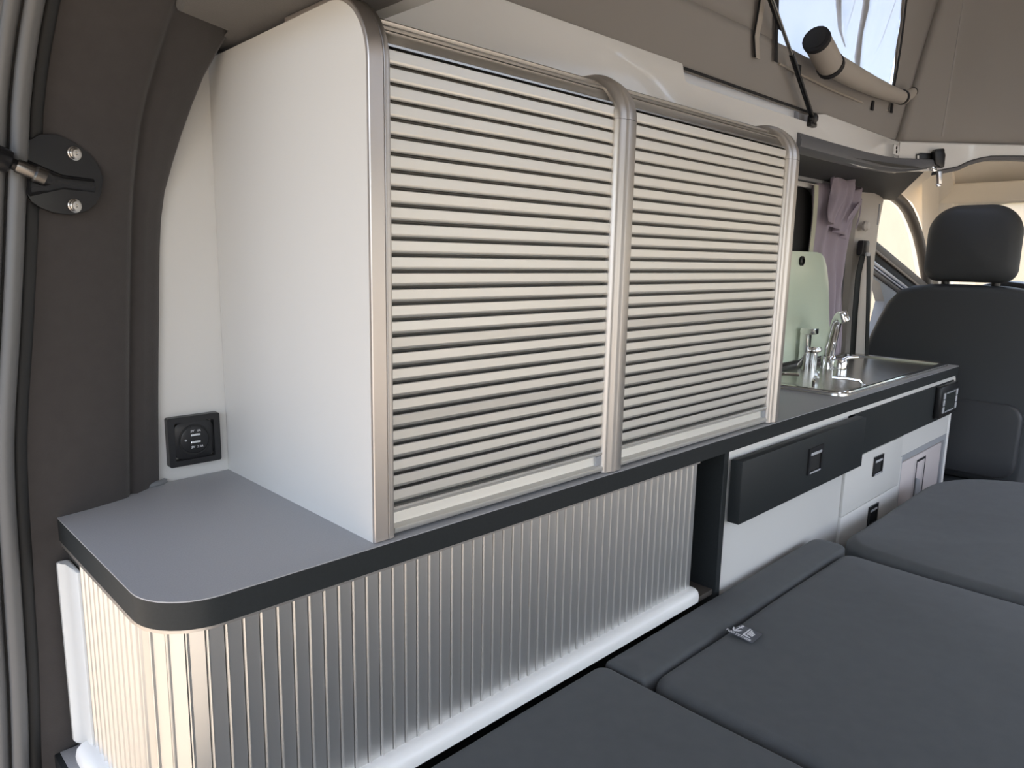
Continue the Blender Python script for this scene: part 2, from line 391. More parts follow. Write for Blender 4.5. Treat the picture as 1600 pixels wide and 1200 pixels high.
boxes('roof_skin', [(.10,.50,-.80,1.07,1.60,1.64),(.50,2.9,.86,1.07,1.60,1.64),(.50,2.9,-.80,-.58,1.60,1.64),(2.9,3.4,-.80,1.07,1.66,1.70)], BODY, ceil)
box('right_shelf', .50, 2.5, -.80, -.52, 1.47, 1.50, FELT2, ceil)
box('lamp_strip', 1.62, 1.93, .822, .832, 1.472, 1.4795, mat('lamp_diffuser', (.75,.73,.62), .3), ceil, bev=.002)

# right body side with open sliding door
wr = empty('wall_right', (0, -.8, 0), kind='structure', label='right side wall of the van with the open sliding door')
boxes('body_side', [(.10,1.0,-.84,-.79,-.42,1.62),(2.32,2.5,-.84,-.79,-.42,1.62),(2.5,3.9,-.84,-.79,-.42,.90),(1.0,3.9,-.84,-.79,1.47,1.62)], BODY, wr)
box('lining_panel', .12, 1.0, -.79, -.775, .0, 1.47, mat('right_lining', (.5,.49,.47), .6), wr)

# white frame of the roof opening --------------------------------------------------------
FY = .78
tf = empty('trim_3', (1.3, FY, 1.5), kind='structure', label='glossy white frame around the pop-up roof opening')
prof = [(.492,1.475),(.492,1.560),(1.185,1.560),(1.190,1.553),(1.191,1.534),(1.196,1.528),(1.205,1.526),(1.735,1.526),(1.742,1.532),(1.745,1.540),(1.76,1.556),(1.80,1.560),(2.315,1.560),(2.315,1.472),(2.06,1.464)]
prism('side_fascia', prof, 'y', FY, FY+.022, WHITEG, tf, bev=.0035)
box('recess_panel', 1.15, 1.76, FY+.030, FY+.038, 1.48, 1.575, mat('cool_white', (.80,.83,.86), .35), tf)
box('recess_ledge', 1.17, 1.75, FY+.006, FY+.040, 1.519, 1.5255, WHITEP, tf)
box('strut_pocket', 1.70, 1.765, FY+.018, FY+.030, 1.527, 1.556, GREYD, tf, bev=.002)
# front cross member: follows the curved front of the opening
fp = [(2.3125,.778),(2.36,.742),(2.45,.662),(2.594,.534),(2.70,.40),(2.745,.25),(2.75,.135),(2.745,.02),(2.70,-.13),(2.594,-.26),(2.36,-.47),(2.3125,-.51)]
def fz(y):   # lower edge arches up towards the middle
    pts = [(.78,1.474),(.70,1.482),(.66,1.495),(.635,1.515),(.60,1.526),(.54,1.529),(.40,1.520),(.135,1.515)]
    y = y if y >= .135 else .27-y
    for (a, za), (b, zb) in zip(pts, pts[1:]):
        if b <= y <= a: return lerp(za, zb, (a-y)/(a-b))
    return 1.474
def resample(P, step):
    out = [P[0]]
    for a, b in zip(P, P[1:]):
        L = math.hypot(b[0]-a[0], b[1]-a[1]); m = max(1, int(L/step))
        for i in range(1, m+1): out.append((lerp(a[0], b[0], i/m), lerp(a[1], b[1], i/m)))
    return out
fpr = resample(fp, .03)
def fnorm(i):
    a = fpr[max(i-1, 0)]; b = fpr[min(i+1, len(fpr)-1)]; v = Vector((b[0]-a[0], b[1]-a[1], 0)).normalized(); return Vector((-v.y, v.x, 0))
RF = []; RT = []
for i, (x, y) in enumerate(fpr):
    n = -fnorm(i); n = n if n.x < 0 else -n
    p = Vector((x, y, 0)); b = -n*.02; zb = fz(y)
    RF.append([p+Vector((0,0,zb)), p+Vector((0,0,1.556)), p+b*.2+Vector((0,0,1.560)), p+b+Vector((0,0,1.560)), p+b+Vector((0,0,zb))])
    RT.append([p+n*.004+Vector((0,0,zb-.012)), p+n*.006+Vector((0,0,zb-.003)), p+n*.002+Vector((0,0,zb+.001)), p+b*1.1+Vector((0,0,zb+.001)), p+b*1.2+Vector((0,0,zb-.012))])
rings('front_fascia', RF, WHITEG, tf)
i0 = min(i for i, (x, y) in enumerate(fpr) if y < .705); i1 = max(i for i, (x, y) in enumerate(fpr) if y > -.40)
rings('edge_seal', RT[i0:i1], mat('edge_seal', (.10,.10,.105), .5), tf)
prism('side_fascia', [(.492,1.475),(.492,1.560),(2.315,1.560),(2.315,1.472)], 'y', -.53, -.508, WHITEG, tf)
box('rear_fascia', .492, .514, -.51, FY, 1.475, 1.560, WHITEG, tf)

# cab: headlining, windscreen surround, pillar, door
cc = empty('ceiling', (3.1, .2, 1.6), kind='structure', label='cream headlining over the driver cab')
RH = []
for i in range(9):
    x = 2.80+(3.55-2.80)*i/8; row = []
    for j in range(13):
        y = -.80+1.86*j/12; e = max(0, abs(y-.13)-.66)/.27
        z = 1.605-.02*i/8-.11*e**1.6-.12*max(0, (i-5)/3)**2
        row.append(Vector((x, y, z)))
    RH.append(row)
rings('headlining', [r+[p+Vector((0,0,.03)) for p in r[::-1]] for r in RH], CREAM, cc)
pil = rings('trim_4', [[Vector((x+dx, 1.0+dy, z)) for dx, dy in ((-.09,.012),(-.085,-.02),(-.05,-.045),(.05,-.045),(.078,-.02),(.082,.02),(.0,.05))]
       for x, z in ((2.665,.30),(2.675,.80),(2.676,.92),(2.665,1.10),(2.660,1.24),(2.664,1.34),(2.688,1.44),(2.705,1.50))], CREAMP, smooth=True, kind='structure',
       label='pale pillar cover between the kitchen and the driver door')
aP = rings('trim_5', [[Vector((x+dx, y+dy, z)) for dx, dy in ((-.05,.03),(-.045,-.03),(.02,-.06),(.09,-.05),(.09,.04))]
       for x, y, z in ((3.63,1.0,1.00),(3.55,1.0,1.17),(3.47,.99,1.30),(3.37,.975,1.42),(3.25,.95,1.52),(3.15,.94,1.60))], CREAM, smooth=True, kind='structure',
       label='cream windscreen pillar beside the driver door')
door = empty('door_1', (3.1, 1.03, .9), kind='structure', label='driver door with large side window and sloping dark sill')
dw = [(2.80,1.292),(2.84,1.440),(2.86,1.452),(2.995,1.458),(3.092,1.440),(3.16,1.415),(3.22,1.385),(3.29,1.335),(3.352,1.274),(3.42,1.20),(3.475,1.141)]
# black seal around the window arch
arch = [Vector((x, 1.005, z)) for x, z in ((2.80,1.462),(2.887,1.468),(2.99,1.463),(3.075,1.446),(3.15,1.42),(3.22,1.382),(3.30,1.330),(3.37,1.268),(3.44,1.19),(3.50,1.12))]
tube('window_seal', arch, .020, mat('arch_seal', (.13,.115,.10), .5), door)
prism('pane', dw, 'y', 1.040, 1.044, GLASS, door)
def bar(name, a, b, w, y0, y1, mt, parent):
    d = Vector((b[0]-a[0], b[1]-a[1])).normalized(); n = Vector((-d.y, d.x))*w
    prism(name, [a, b, (b[0]-n.x, b[1]-n.y), (a[0]-n.x, a[1]-n.y)], 'y', y0, y1, mt, parent, bev=.002)
bar('sill_trim', (2.76,1.310), (3.56,1.108), .030, .995, 1.04, DOORD, door)
bar('sill_bead', (2.76,1.280), (3.56,1.078), .010, .992, 1.04, mat('bronze_strip', (.16,.12,.09), .3), door)
bar('sill_channel', (2.76,1.270), (3.56,1.068), .030, 1.0, 1.04, BLACKM, door)
bar('silver_strip', (2.76,1.240), (3.56,1.038), .014, .996, 1.04, CARPL, door)
bar('silver_strip', (2.76,1.222), (3.56,1.020), .008, .996, 1.04, CARPL, door)
bar('lower_channel', (2.76,1.215), (3.56,1.013), .020, 1.0, 1.04, DOORD, door)
frame_ring('lower_frame', [(2.74,.80),(3.30,.80),(3.30,1.08),(2.90,1.18),(2.74,1.215)], [(2.77,.86),(2.93,.90),(3.0,1.07),(2.93,1.14),(2.77,1.185)], 'y', 1.005, 1.04, GREYD, door)
prism('lower_pane', [(2.75,.84),(3.02,.86),(3.02,1.10),(2.75,1.20)], 'y', 1.041, 1.044, GLASS, door)
ws = empty('window_2', (3.9, .2, 1.2), kind='structure', label='windscreen in front of the driver seat')
mesh('pane', [(3.45,-.72,1.50),(3.45,1.0,1.50),(4.15,1.0,.98),(4.15,-.72,.98)], [(0,1,2,3)], GLASS, ws)
rings('frame', [[Vector((3.44+dx, y, 1.50+dz)) for dx, dz in ((-.03,.0),(.0,-.02),(.05,.0),(.02,.04))] for y in (-.75,.2,1.0)], RUBBERD, ws)
tgate = empty('door_2', (.05, .1, 1.68), kind='structure', label='raised tailgate above the open rear of the van')
tgp = [(.10,1.66),(.10,1.72),(-.20,1.86),(-1.00,2.12),(-1.04,2.06),(-.24,1.79),(.02,1.64)]
prism('panel', tgp, 'y', -.82, 1.08, mat('tailgate_lining', (.16,.155,.15), .7), tgate, bev=.01)
prism('side_flange', [(.0,1.66),(-.24,1.80),(-1.02,2.06),(-1.0,1.98),(-.72,1.62),(-.60,1.60),(-.30,1.66)], 'y', .945, .975, mat('tailgate_frame', (.13,.13,.13), .6), tgate, bev=.004)
prism('side_flange', [(.0,1.66),(-.24,1.80),(-1.02,2.06),(-1.0,1.98),(-.72,1.62),(-.60,1.60),(-.30,1.66)], 'y', -.715, -.685, bpy.data.materials['tailgate_frame'], tgate, bev=.004)
# outside: neighbouring walls
nb = box('building', -8, 30, 5.0, 5.3, -.42, 3.4, mat('ochre_render', (.36,.31,.24), .9, var=(3, .06), bump=(40, .2, .004)), label='bright cream rendered wall outside the driver window', cat='wall')
fb = empty('building', (11, 0, 0), label='pale yellow building beyond the windscreen', cat='building')
box('wall', 11, 11.4, -12.9, 2.6, -.42, 2.6, WALLC, fb); box('blue_band', 10.97, 11, -12.9, 2.6, 2.0, 2.1, WALLB, fb)
box('fascia_board', 10.93, 11.4, -12.9, 2.6, 2.6, 2.75, WALLB, fb)
for i in range(4): box('window', 10.96, 11.0, 1.2-2.2*i, 2.2-2.2*i, 2.22, 2.45, TEAL, fb)

# ================================================================== WORKTOP
WT = .90
wt = empty('worktop', (1.4, .8, WT), label='long dark grey worktop with black edge running beneath the cupboards', cat='worktop')
outl = [(2.612,1.008),(2.612,.645)] + arc(2.596,.645,.016,0,-90,4)[1:] + arc(.252,.689,.060,270,180,10) + [(.192,.957),(.2226,.9645),(.262,.9720),(.276,.981),(.286,.996),(.333,1.003),(.42,1.0095)]
tsf = prism('top_surface', outl, 'z', WT-.0012, WT, TOP, wt)
inner = outl
ebd = prism('edge_band', [(x, y) for x, y in outl], 'z', WT-.028, WT-.0012, BLACKE, wt)
def cut(o, x0, x1, y0, y1, z0, z1):
    c = box('cutter', x0, x1, y0, y1, z0, z1, None); m = o.modifiers.new('cut', 'BOOLEAN'); m.object = c; m.operation = 'DIFFERENCE'; m.solver = 'EXACT'
    bpy.context.view_layer.update()
    me = bpy.data.meshes.new_from_object(o.evaluated_get(bpy.context.evaluated_depsgraph_get())); o.modifiers.clear(); o.data = me
    bpy.data.objects.remove(c)
for o_ in (tsf, ebd): cut(o_, 1.755, 2.565, .670, .965, .80, 1.0)
tube('sealant_bead', [(.188,.958,.901),(.2226,.9635,.9015),(.255,.969,.902),(.268,.974,.902),(.279,.986,.902),(.289,.9945,.902),(.310,.997,.9015),(.326,1.0,.9015),(.332,1.006,.901)], .0048, SEAL, wt, seg=8)

# ================================================================== OVERHEAD CABINET
oc = empty('tambour_cupboard', (.9, .82, WT), label='tall white wall cupboard with two aluminium roller shutters standing on the worktop', cat='cupboard')
XF, YF = .4224, .636
rc = .066
panel = [(1.0095,WT),(YF+.004,WT)] + [(YF+.004+rc*(1-math.cos(math.radians(90*i/10))), 1.3985+rc*math.sin(math.radians(90*i/10))) for i in range(11)] + [(1.0095,1.4595)]
sp = prism('side_panel', panel, 'x', XF, XF+.017, WHITE, oc)
# band on the panel's front edge: follows the rounded corner
def edge_path():
    P = [(YF+.004, WT+.001), (YF+.004, 1.15), (YF+.004, 1.3985)]
    P += [(YF+.004+rc*(1-math.cos(math.radians(90*i/10))), 1.3985+rc*math.sin(math.radians(90*i/10))) for i in range(1, 11)]
    P += [(.80, 1.4640)]
    return P
def path_sweep(name, path, profile, mt, parent, **k):
    """path in (y,z); profile list of (x, outward offset)"""
    R = []
    for i, (y, z) in enumerate(path):
        a = path[max(i-1, 0)]; b = path[min(i+1, len(path)-1)]
        t = Vector((b[0]-a[0], b[1]-a[1])).normalized(); n = Vector((-t.y, t.x))   # outward (towards -y on the upright run)
        R.append([Vector((x, y+n.x*o, z+n.y*o)) for x, o in profile])
    return rings(name, R, mt, parent, **k)
path_sweep('edge_band', edge_path(), [(XF+.0002,-.002),(XF+.0002,.0035),(XF+.001,.0045),(XF+.0172,.0045),(XF+.0172,-.002)], BAND, sp)
path_sweep('edge_profile', edge_path(), [(XF+.0174,-.010),(XF+.0174,.002),(XF+.019,.0045),(XF+.022,.0052),(XF+.0255,.0040),(XF+.0275,.0005),(XF+.0280,-.010)], ALUP, oc)
# shutters: backing + slats
PITCH = .01711; G1 = 1.3965; NS = 27
YS = .6435       # slat face plane
def slat_mesh(x0, x1):
    pr = [(.0002,.0065),(.0002,.0058),(.0020,.0056),(.0021,.0012),(.0028,.0004),(.0040,-.0002),(.0056,-.0006),(.0150,-.0008),(.0156,-.0004),(.0159,.0006),(.0159,.0065)]
    V = []; Fc = []; n = len(pr)
    for x in (x0, x1): V += [(x, d, h) for h, d in pr]
    for i in range(n): Fc.append((i, (i+1) % n, n+(i+1) % n, n+i))
    Fc += [tuple(range(n))[::-1], tuple(range(n, 2*n))]
    bm = bmesh.new(); vs = [bm.verts.new(v) for v in V]
    for f in Fc: bm.faces.new([vs[i] for i in f])
    fix(bm); me = bpy.data.meshes.new('slat'); bm.to_mesh(me); bm.free()
    me.materials.append(ALU); me.materials.append(ALUD)
    for p in me.polygons: p.use_smooth = len(p.vertices) == 4
    for k_ in (0, 1, 2, 9): me.polygons[k_].material_index = 1      # hinge strip and slat edges coloured dark to paint the shaded gap
    bm = bmesh.new(); bm.from_mesh(me)
    for e in bm.edges:
        if len(e.link_faces) == 2 and e.calc_face_angle(0) > .55: e.smooth = False
    for f in bm.faces:
        if f.calc_area() > .5*(x1-x0)*.017: f.smooth = False
    bm.to_mesh(me); bm.free()
    return me
def shutter(x0, x1):
    back = [(YS+.009, WT+.012), (YS+.009, 1.4005)] + [(YS+.009+.056*(1-math.cos(math.radians(90*i/8))), 1.3985+.050*math.sin(math.radians(90*i/8))) for i in range(1, 9)] + [(.80,1.4485)]
    sh = path_sweep('shutter', back, [(x0,-.002),(x0,.001),(x1,.001),(x1,-.002)], ALUD, oc)
    me = slat_mesh(x0, x1)
    for i in range(NS+1):
        o = bpy.data.objects.new('slat', me); COL.objects.link(o)
        o.parent = sh; o.location = (0, YS + random.uniform(-.0002, .0002), G1 - PITCH*i + .0014)
        o.rotation_euler = (math.radians(random.uniform(-1.2, 1.2) + (3.5 if i in (17, 22) else 0)), 0, 0)
    # top rail rolled over the bend
    a0 = 1.3985+.0165
    c = (YS+.056, 1.3985)
    def roll(r, d): return (c[0]-r*math.cos(math.radians(d)), c[1]+r*math.sin(math.radians(d)))
    prof_in = [roll(.050, d) for d in range(17, 92, 5)]
    def rail(name, d0, d1, lip0, lip1):
        o_ = []; n_ = 12
        for t in range(n_+1):
            d = d0+(d1-d0)*t/n_; r = .0535
            if lip0 and t <= 2: r = (.0572, .0580, .0566)[t]
            if lip1 and t >= n_-1: r = (.0560, .0566)[t-(n_-1)]
            o_.append(roll(r, d))
        inn = [roll(.050, d0+(d1-d0)*t/n_) for t in range(n_+1)]
        prism(name, o_+inn[::-1], 'x', x0, x1, ALUT, sh)
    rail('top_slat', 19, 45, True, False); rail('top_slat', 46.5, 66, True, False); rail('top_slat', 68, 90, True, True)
    # handle rail at the foot
    hz0, hz1 = WT+.0035, G1-PITCH*NS-.0012
    hp2 = [(YS-.004,hz0),(YS-.0055,hz0+.002),(YS-.0055,hz0+.0065),(YS-.003,hz0+.0075),(YS+.001,hz0+.010),(YS+.002,hz1-.008),(YS-.001,hz1-.0065),(YS-.0035,hz1-.005),(YS-.004,hz1-.002),(YS-.002,hz1),(YS+.006,hz1),(YS+.006,hz0)]
    prism('pull_rail', hp2, 'x', x0, x1, ALU, sh)
    box('lock_block', x1-.012, x1-.0005, YS-.002, YS+.004, hz0+.009, hz1-.007, GREYD, sh)
    return sh
shutter(.4505, .8195); shutter(.8585, 1.3290)
# uprights with rounded bend
mp = [(-.0205,-.010),(-.0205,.0035),(-.0195,.0075),(-.0165,.0105),(-.0110,.0120),(-.0055,.0118),(-.0040,.0128),(-.0010,.0150),(.0000,.0152),(.0165,.0128),(.0192,.0118),(.0205,.0095),(.0205,-.010)]
for xc in (.8390, 1.3500):
    P = [(YF+.010, WT+.0012), (YF+.010, 1.15), (YF+.010, 1.3985)]
    P += [(YF+.010+.060*(1-math.cos(math.radians(90*i/12))), 1.3985+.053*math.sin(math.radians(90*i/12))) for i in range(1, 13)] + [(.80, 1.4517)]
    up = path_sweep('upright_profile', P, [(xc+x, o) for x, o in mp], ALUP, oc)
    path_sweep('joint_line', [(YF+.010, 1.3980), (YF+.010, 1.3985)], [(xc+x*1.003, o+.0002 if o > 0 else o) for x, o in mp], BLACKM, up)
    box('partition', xc-.008, xc+.008, YF+.07, 1.008, WT, 1.446, WHITE, oc)
box('top_board', XF+.017, 1.358, .71, 1.008, 1.449, 1.459, WHITE, oc)
box('back_board', XF+.017, 1.358, .996, 1.0085, WT, 1.449, WHITE, oc)

# ================================================================== USB SOCKET
ub = empty('usb_socket', (.374, 1.010, .954), label='square black double USB charging socket on the white wall panel', cat='socket')
YB = 1.0100
frame_ring('cover_frame', rrect(.3385,.4090,.9196,.9881,.003,3), rrect(.3470,.4005,.9275,.9800,.002,3), 'y', YB-.011, YB, BLACK, ub)
prism('insert_plate', rrect(.3474,.4001,.9279,.9796,.010,6), 'y', YB-.0085, YB-.001, BLACK, ub, bev=.001)
frame_ring('bezel', [(.374+.0215*math.cos(t*math.pi/16), .954+.0215*math.sin(t*math.pi/16)) for t in range(32)], [(.374+.0192*math.cos(t*math.pi/16), .954+.0192*math.sin(t*math.pi/16)) for t in range(32)], 'y', YB-.0098, YB-.004, BLACKM, ub)
lathe('port_disc', [(.0,0),(.0190,0),(.0190,.0012),(.0180,.0017),(.0,.0017)], BLACK, ub, loc=(.374, YB-.0082, .954), axis=(0,-1,0))
for zz in (.9600, .9500):
    p = box('usb_port', .3685, .3815, YB-.0108, YB-.0098, zz-.0024, zz+.0024, CHROME, ub, bev=.0004, seg=1)
    box('contact_tongue', .3690, .3810, YB-.0112, YB-.0107, zz-.0022, zz-.0004, BLACKM, p)
lathe('indicator_lamp', [(0,0),(.0016,0),(.0014,.0008),(0,.001)], GREYD, ub, loc=(.3615, YB-.0098, .9545), axis=(0,-1,0), seg=10)
for s, x, z in (('5V',.3705,.9662),('1A',.3795,.9662),('5V',.3705,.9438),('2.1A',.3802,.9438)):
    text_mesh('marking', s, .0044, basis((x, YB-.0102, z), (1,0,0), (0,0,1)), PRINT, ub, ext=.0002, shear=.2)

# ================================================================== LOWER CABINET WITH VERTICAL TAMBOUR
lc = empty('lower_cupboard', (.65, .82, .60), label='low corner cupboard with upright aluminium roller shutter curving round the worktop end', cat='cupboard')
ZB, ZT = .633, .866
YLf, XLs, RC = .645, .200, .052
def tam(s):
    """s from the rear end of the side run: returns point, tangent angle"""
    L1 = .955-(YLf+RC); L2 = RC*math.pi/2
    if s < L1: return (XLs, .955-s, -90)
    if s < L1+L2:
        a = (s-L1)/RC; return (XLs+RC-RC*math.cos(a), YLf+RC-RC*math.sin(a), -90+math.degrees(a))
    return (XLs+RC+(s-L1-L2), YLf, 0)
STOT = .955-(YLf+RC)+RC*math.pi/2+1.0935-(XLs+RC)
core = [tam(STOT*i/60) for i in range(61)]
def off_path(d, ss): 
    o = []
    for x, y, a in ss:
        n = (math.sin(math.radians(a)), -math.cos(math.radians(a)))
        o.append((x+n[0]*d, y+n[1]*d))
    return o
ring_o = off_path(-.001, core); ring_i = off_path(-.010, core)
shb = prism('shutter', ring_o+ring_i[::-1], 'z', ZB, ZT, ALUD, lc)
PW = .0174
sprof = [(0,-.0005),(0,.0018),(.0005,.0030),(.0014,.0035),(.0024,.0031),(.0030,.0019),(.0033,.0012),(.0034,.0010),(.0164,.0010),(.0166,.0004),(.0166,-.0008)]
def vslat():
    V = []; n = len(sprof); Fc = []
    for z in (0, ZT-ZB): V += [(u, -o, z) for u, o in sprof]
    for i in range(n): Fc.append((i, (i+1) % n, n+(i+1) % n, n+i))
    Fc += [tuple(range(n))[::-1], tuple(range(n, 2*n))]
    bm = bmesh.new(); vs = [bm.verts.new(v) for v in V]
    for f in Fc: bm.faces.new([vs[i] for i in f])
    fix(bm); me = bpy.data.meshes.new('slat'); bm.to_mesh(me); bm.free(); me.materials.append(ALUV)
    for p in me.polygons: p.use_smooth = len(p.vertices) == 4
    bm = bmesh.new(); bm.from_mesh(me)
    for e in bm.edges:
        if len(e.link_faces) == 2 and e.calc_face_angle(0) > .45: e.smooth = False
    bm.to_mesh(me); bm.free()
    return me
vs_me = vslat(); s = STOT - int((STOT-.062)/PW)*PW
while s + PW*.97 <= STOT+1e-6:
    x, y, a = tam(s); x2, y2, a2 = tam(min(s+PW*.98, STOT))
    ang = math.atan2(y2-y, x2-x)
    o = bpy.data.objects.new('slat', vs_me); COL.objects.link(o); o.parent = shb
    o.location = (x, y, ZB); o.rotation_euler = (0, 0, ang); s += PW
# pull handle at the rear end of the shutter
hd = prism('pull_handle', [(XLs-.001,.890),(XLs-.0050,.890),(XLs-.0070,.896),(XLs-.0070,.924),(XLs-.0115,.931),(XLs-.0150,.934),(XLs-.0155,.938),(XLs-.0135,.941),(XLs-.010,.941),(XLs-.005,.938),(XLs-.001,.936)], 'z', .620, .850, mat('handle_plastic', (.66,.66,.64), .35), lc, bev=.002)
# tracks
def track(name, z0, z1, d0, d1, mt, ends=.0):
    c2 = [tam(.05+(STOT-.05)*i/60) for i in range(61)]
    prf = [(d0,z0+.003),(d0+.003,z0),(d1-.006,z0),(d1-.001,z0+.004),(d1,z0+(z1-z0)*.45),(d1-.002,z1-.006),(d1-.008,z1-.001),(d1-.013,z1),(d0,z1)]
    R = []
    for x, y, a in c2:
        n = (math.sin(math.radians(a)), -math.cos(math.radians(a)))
        R.append([Vector((x+n[0]*d, y+n[1]*d, z)) for d, z in prf])
    R.append([Vector((p.x+.010, p.y+.006, lerp(p.z, (z0+z1)/2, .3))) for p in R[-1]])
    return rings(name, R, mt, lc)
track('bottom_track', .606, .6335, -.012, .0205, WHITEP)
prism('top_track', off_path(.006, core)+off_path(-.012, core)[::-1], 'z', .864, .8718, ALUP, lc)
# carcass: end board, base
box('end_board', 1.168, 1.184, .634, 1.0, .45, .8715, BLACKE, lc, bev=.0008, seg=1)
box('base_board', 1.06, 1.168, .640, 1.0, .596, .606, mat('base_brown', (.07,.06,.05), .6), lc)  # plain brown board at the foot of the opening
box('plinth_board', .166, 1.168, .650, .968, .585, .605, BLACKE, lc, bev=.001)
box('rear_plinth', .172, .225, .78, .945, .596, .6065, TOP, lc)
box('carcass', .23, 1.06, .70, .99, .10, .585, BLACKE, lc)
box('inner_post', .200, .206, .955, .962, .605, .8715, GREYD, lc)

# ================================================================== KITCHEN UNIT
ku = empty('kitchen_unit', (1.9, .82, 0), label='white kitchen unit with black drawer and fascia below the sink', cat='kitchen unit')
YK = .640
box('carcass', 1.186, 2.608, YK+.012, 1.0, .05, .790, WHITE, ku)
box('side_board', 1.186, 1.20, YK+.012, 1.0, .790, .8715, WHITE, ku)
box('top_rail', 1.186, 2.612, YK-.001, YK+.014, .8555, .8715, WHITEP, ku, bev=.001)
box('end_stile', 2.592, 2.614, YK-.002, 1.0, .05, .8600, WHITEP, ku, bev=.001)
box('front_panel', 1.186, 1.752, YK, YK+.012, .30, .8555, WHITE, ku, bev=.001)
dr = box('drawer', 1.192, 1.783, YK-.030, YK-.006, .7340, .8540, BLACKE, ku, bev=.0015)
box('drawer_box', 1.21, 1.765, YK-.006, YK+.012, .745, .845, BLACKM, dr)
box('fascia', 1.783, 2.592, YK-.004, YK+.012, .7440, .8550, BLACKE, ku, bev=.0008, seg=1)
d2 = box('drawer', 1.754, 2.150, YK-.006, YK+.012, .6055, .7435, WHITE, ku, bev=.0012)
d3 = box('drawer', 1.754, 2.150, YK-.006, YK+.012, .36, .6035, WHITE, ku, bev=.0012)
box('front_panel', 2.150, 2.592, YK-.001, YK+.012, .6815, .7435, WHITE, ku, bev=.0008, seg=1)
box('stile', 2.150, 2.170, YK-.003, YK+.012, .36, .6815, WHITE, ku)
def latch(x0, x1, z0, z1, y, parent):
    l = frame_ring('push_latch', [(x0,z0),(x1,z0),(x1,z1),(x0,z1)], [(x0+.008,z0+.006),(x1-.008,z0+.006),(x1-.008,z1-.010),(x0+.008,z1-.010)], 'y', y-.0035, y, BLACK, parent)
    box('recess', x0+.002, x1-.002, y-.0008, y+.001, z0+.002, z1-.002, BLACKM, l)
    box('finger_plate', x0+.009, x1-.009, y-.0042, y-.0014, z1-.0165, z1-.0105, BTN, l, bev=.0008)
    box('lower_lip', x0+.009, x1-.009, y-.0040, y-.0015, z0+.0015, z0+.0045, BTN, l)
    return l
latch(1.470, 1.540, .773, .830, YK-.030, dr); latch(1.935, 2.000, .671, .722, YK-.006, d2); latch(1.935, 2.000, .532, .588, YK-.006, d3)
# grey locker door in its frame
lk = frame_ring('locker_frame', [(2.168,.36),(2.592,.36),(2.592,.6815),(2.168,.6815)], [(2.182,.37),(2.572,.37),(2.572,.664),(2.182,.664)], 'y', YK-.001, YK+.010, GREYD, ku)
ld = box('locker_door', 2.186, 2.568, YK+.004, YK+.012, .37, .655, GREYP, ku, bev=.002)
fr = frame_ring('latch_frame', [(2.315,.52),(2.400,.52),(2.400,.655-.012),(2.315,.655-.012)], [(2.323,.528),(2.392,.528),(2.392,.635),(2.323,.635)], 'y', YK-.001, YK+.005, CHROME, ld)
prism('latch_flap', [(2.33,.53),(2.385,.53),(2.36,.575),(2.33,.585)], 'y', YK-.002, YK+.001, GREYD, ld)
# control panel
cp = empty('control_panel', (2.5, YK-.01, .805), label='black heater control panel with grey screen and six silver buttons', cat='control panel')
box('housing', 2.405, 2.578, YK-.022, YK-.0045, .757, .8540, BLACK, cp, bev=.004)
box('screen', 2.450, 2.540, YK-.0232, YK-.0215, .772, .832, SCREEN, cp, bev=.0006, seg=1)
for zz in (.829, .7715): box('screen_rim', 2.452, 2.538, YK-.0238, YK-.0222, zz, zz+.004, GREYD, cp)
for xx in (2.432, 2.558):
    for i in range(3): box('button', xx-.007, xx+.007, YK-.0250, YK-.0215, .772+.0215*i, .791+.0215*i, BTN, cp, bev=.0015)

# ================================================================== SINK AND HOB
sk = empty('sink_unit', (2.15, .8, WT), label='stainless steel sink and hob unit set into the worktop with raised glass lid', cat='sink')
SX0, SX1, SY0, SY1 = 1.735, 2.585, .650, .985
def srow(off, z, r): return [Vector((x, y, z)) for x, y in rrect(SX0+off, SX1-off, SY0+off, SY1-off, max(r-off, .006), 6)]
rings('tray', [srow(0, WT+.0005, .035), srow(.001, WT+.006, .035), srow(.005, WT+.0085, .035), srow(.018, WT+.0085, .035), srow(.024, WT+.006, .035), srow(.030, WT-.022, .035), srow(.040, WT-.027, .035), srow(.10, WT-.028, .035)], STEEL, sk)
tube('rim_wire', [(SX0+.004, SY1-.04, WT+.0075), (SX0+.004, SY0+.035, WT+.0075)]+[(SX0+.039+.035*math.cos(math.radians(a)), SY0+.039+.035*math.sin(math.radians(a)), WT+.0075) for a in range(185, 270, 15)]+[(SX0+.045, SY0+.004, WT+.0075), (SX1-.04, SY0+.004, WT+.0075)], .0045, CHROME, sk, seg=8)
lathe('sink_bowl', [(.130,.0),(.128,.005),(.120,.006),(.112,.002),(.100,.0006),(.0,.0006)], STEEL, sk, loc=(2.385,.80,WT-.0275), seg=40, cap=True)
lathe('hob_dish', [(.118,0),(.116,.005),(.108,.004),(.098,-.001),(.03,-.001),(.0,-.001)], STEEL, sk, loc=(1.895,.785,WT-.027), seg=36)
bn = lathe('burner', [(0,.0),(.038,0),(.042,.004),(.042,.014),(.030,.018),(.030,.022),(.0,.024)], mat('burner_metal', (.30,.29,.28), .3, 1.0), sk, loc=(1.895,.785,WT-.027), seg=28)
for k in range(4):
    a = math.radians(20+90*k); c, s_ = math.cos(a), math.sin(a); cx, cy = 1.895, .785
    pts = [(cx+c*r, cy+s_*r, WT+z) for r, z in ((.116,-.022),(.114,.006),(.104,.016),(.070,.018),(.040,.018))]
    tube('pan_support', pts, .0048, CHROME, sk, seg=8)
tube('pan_ring', [(1.895+.112*math.cos(t*math.pi/18), .785+.112*math.sin(t*math.pi/18), WT-.020) for t in range(37)], .003, CHROME, sk, seg=8)
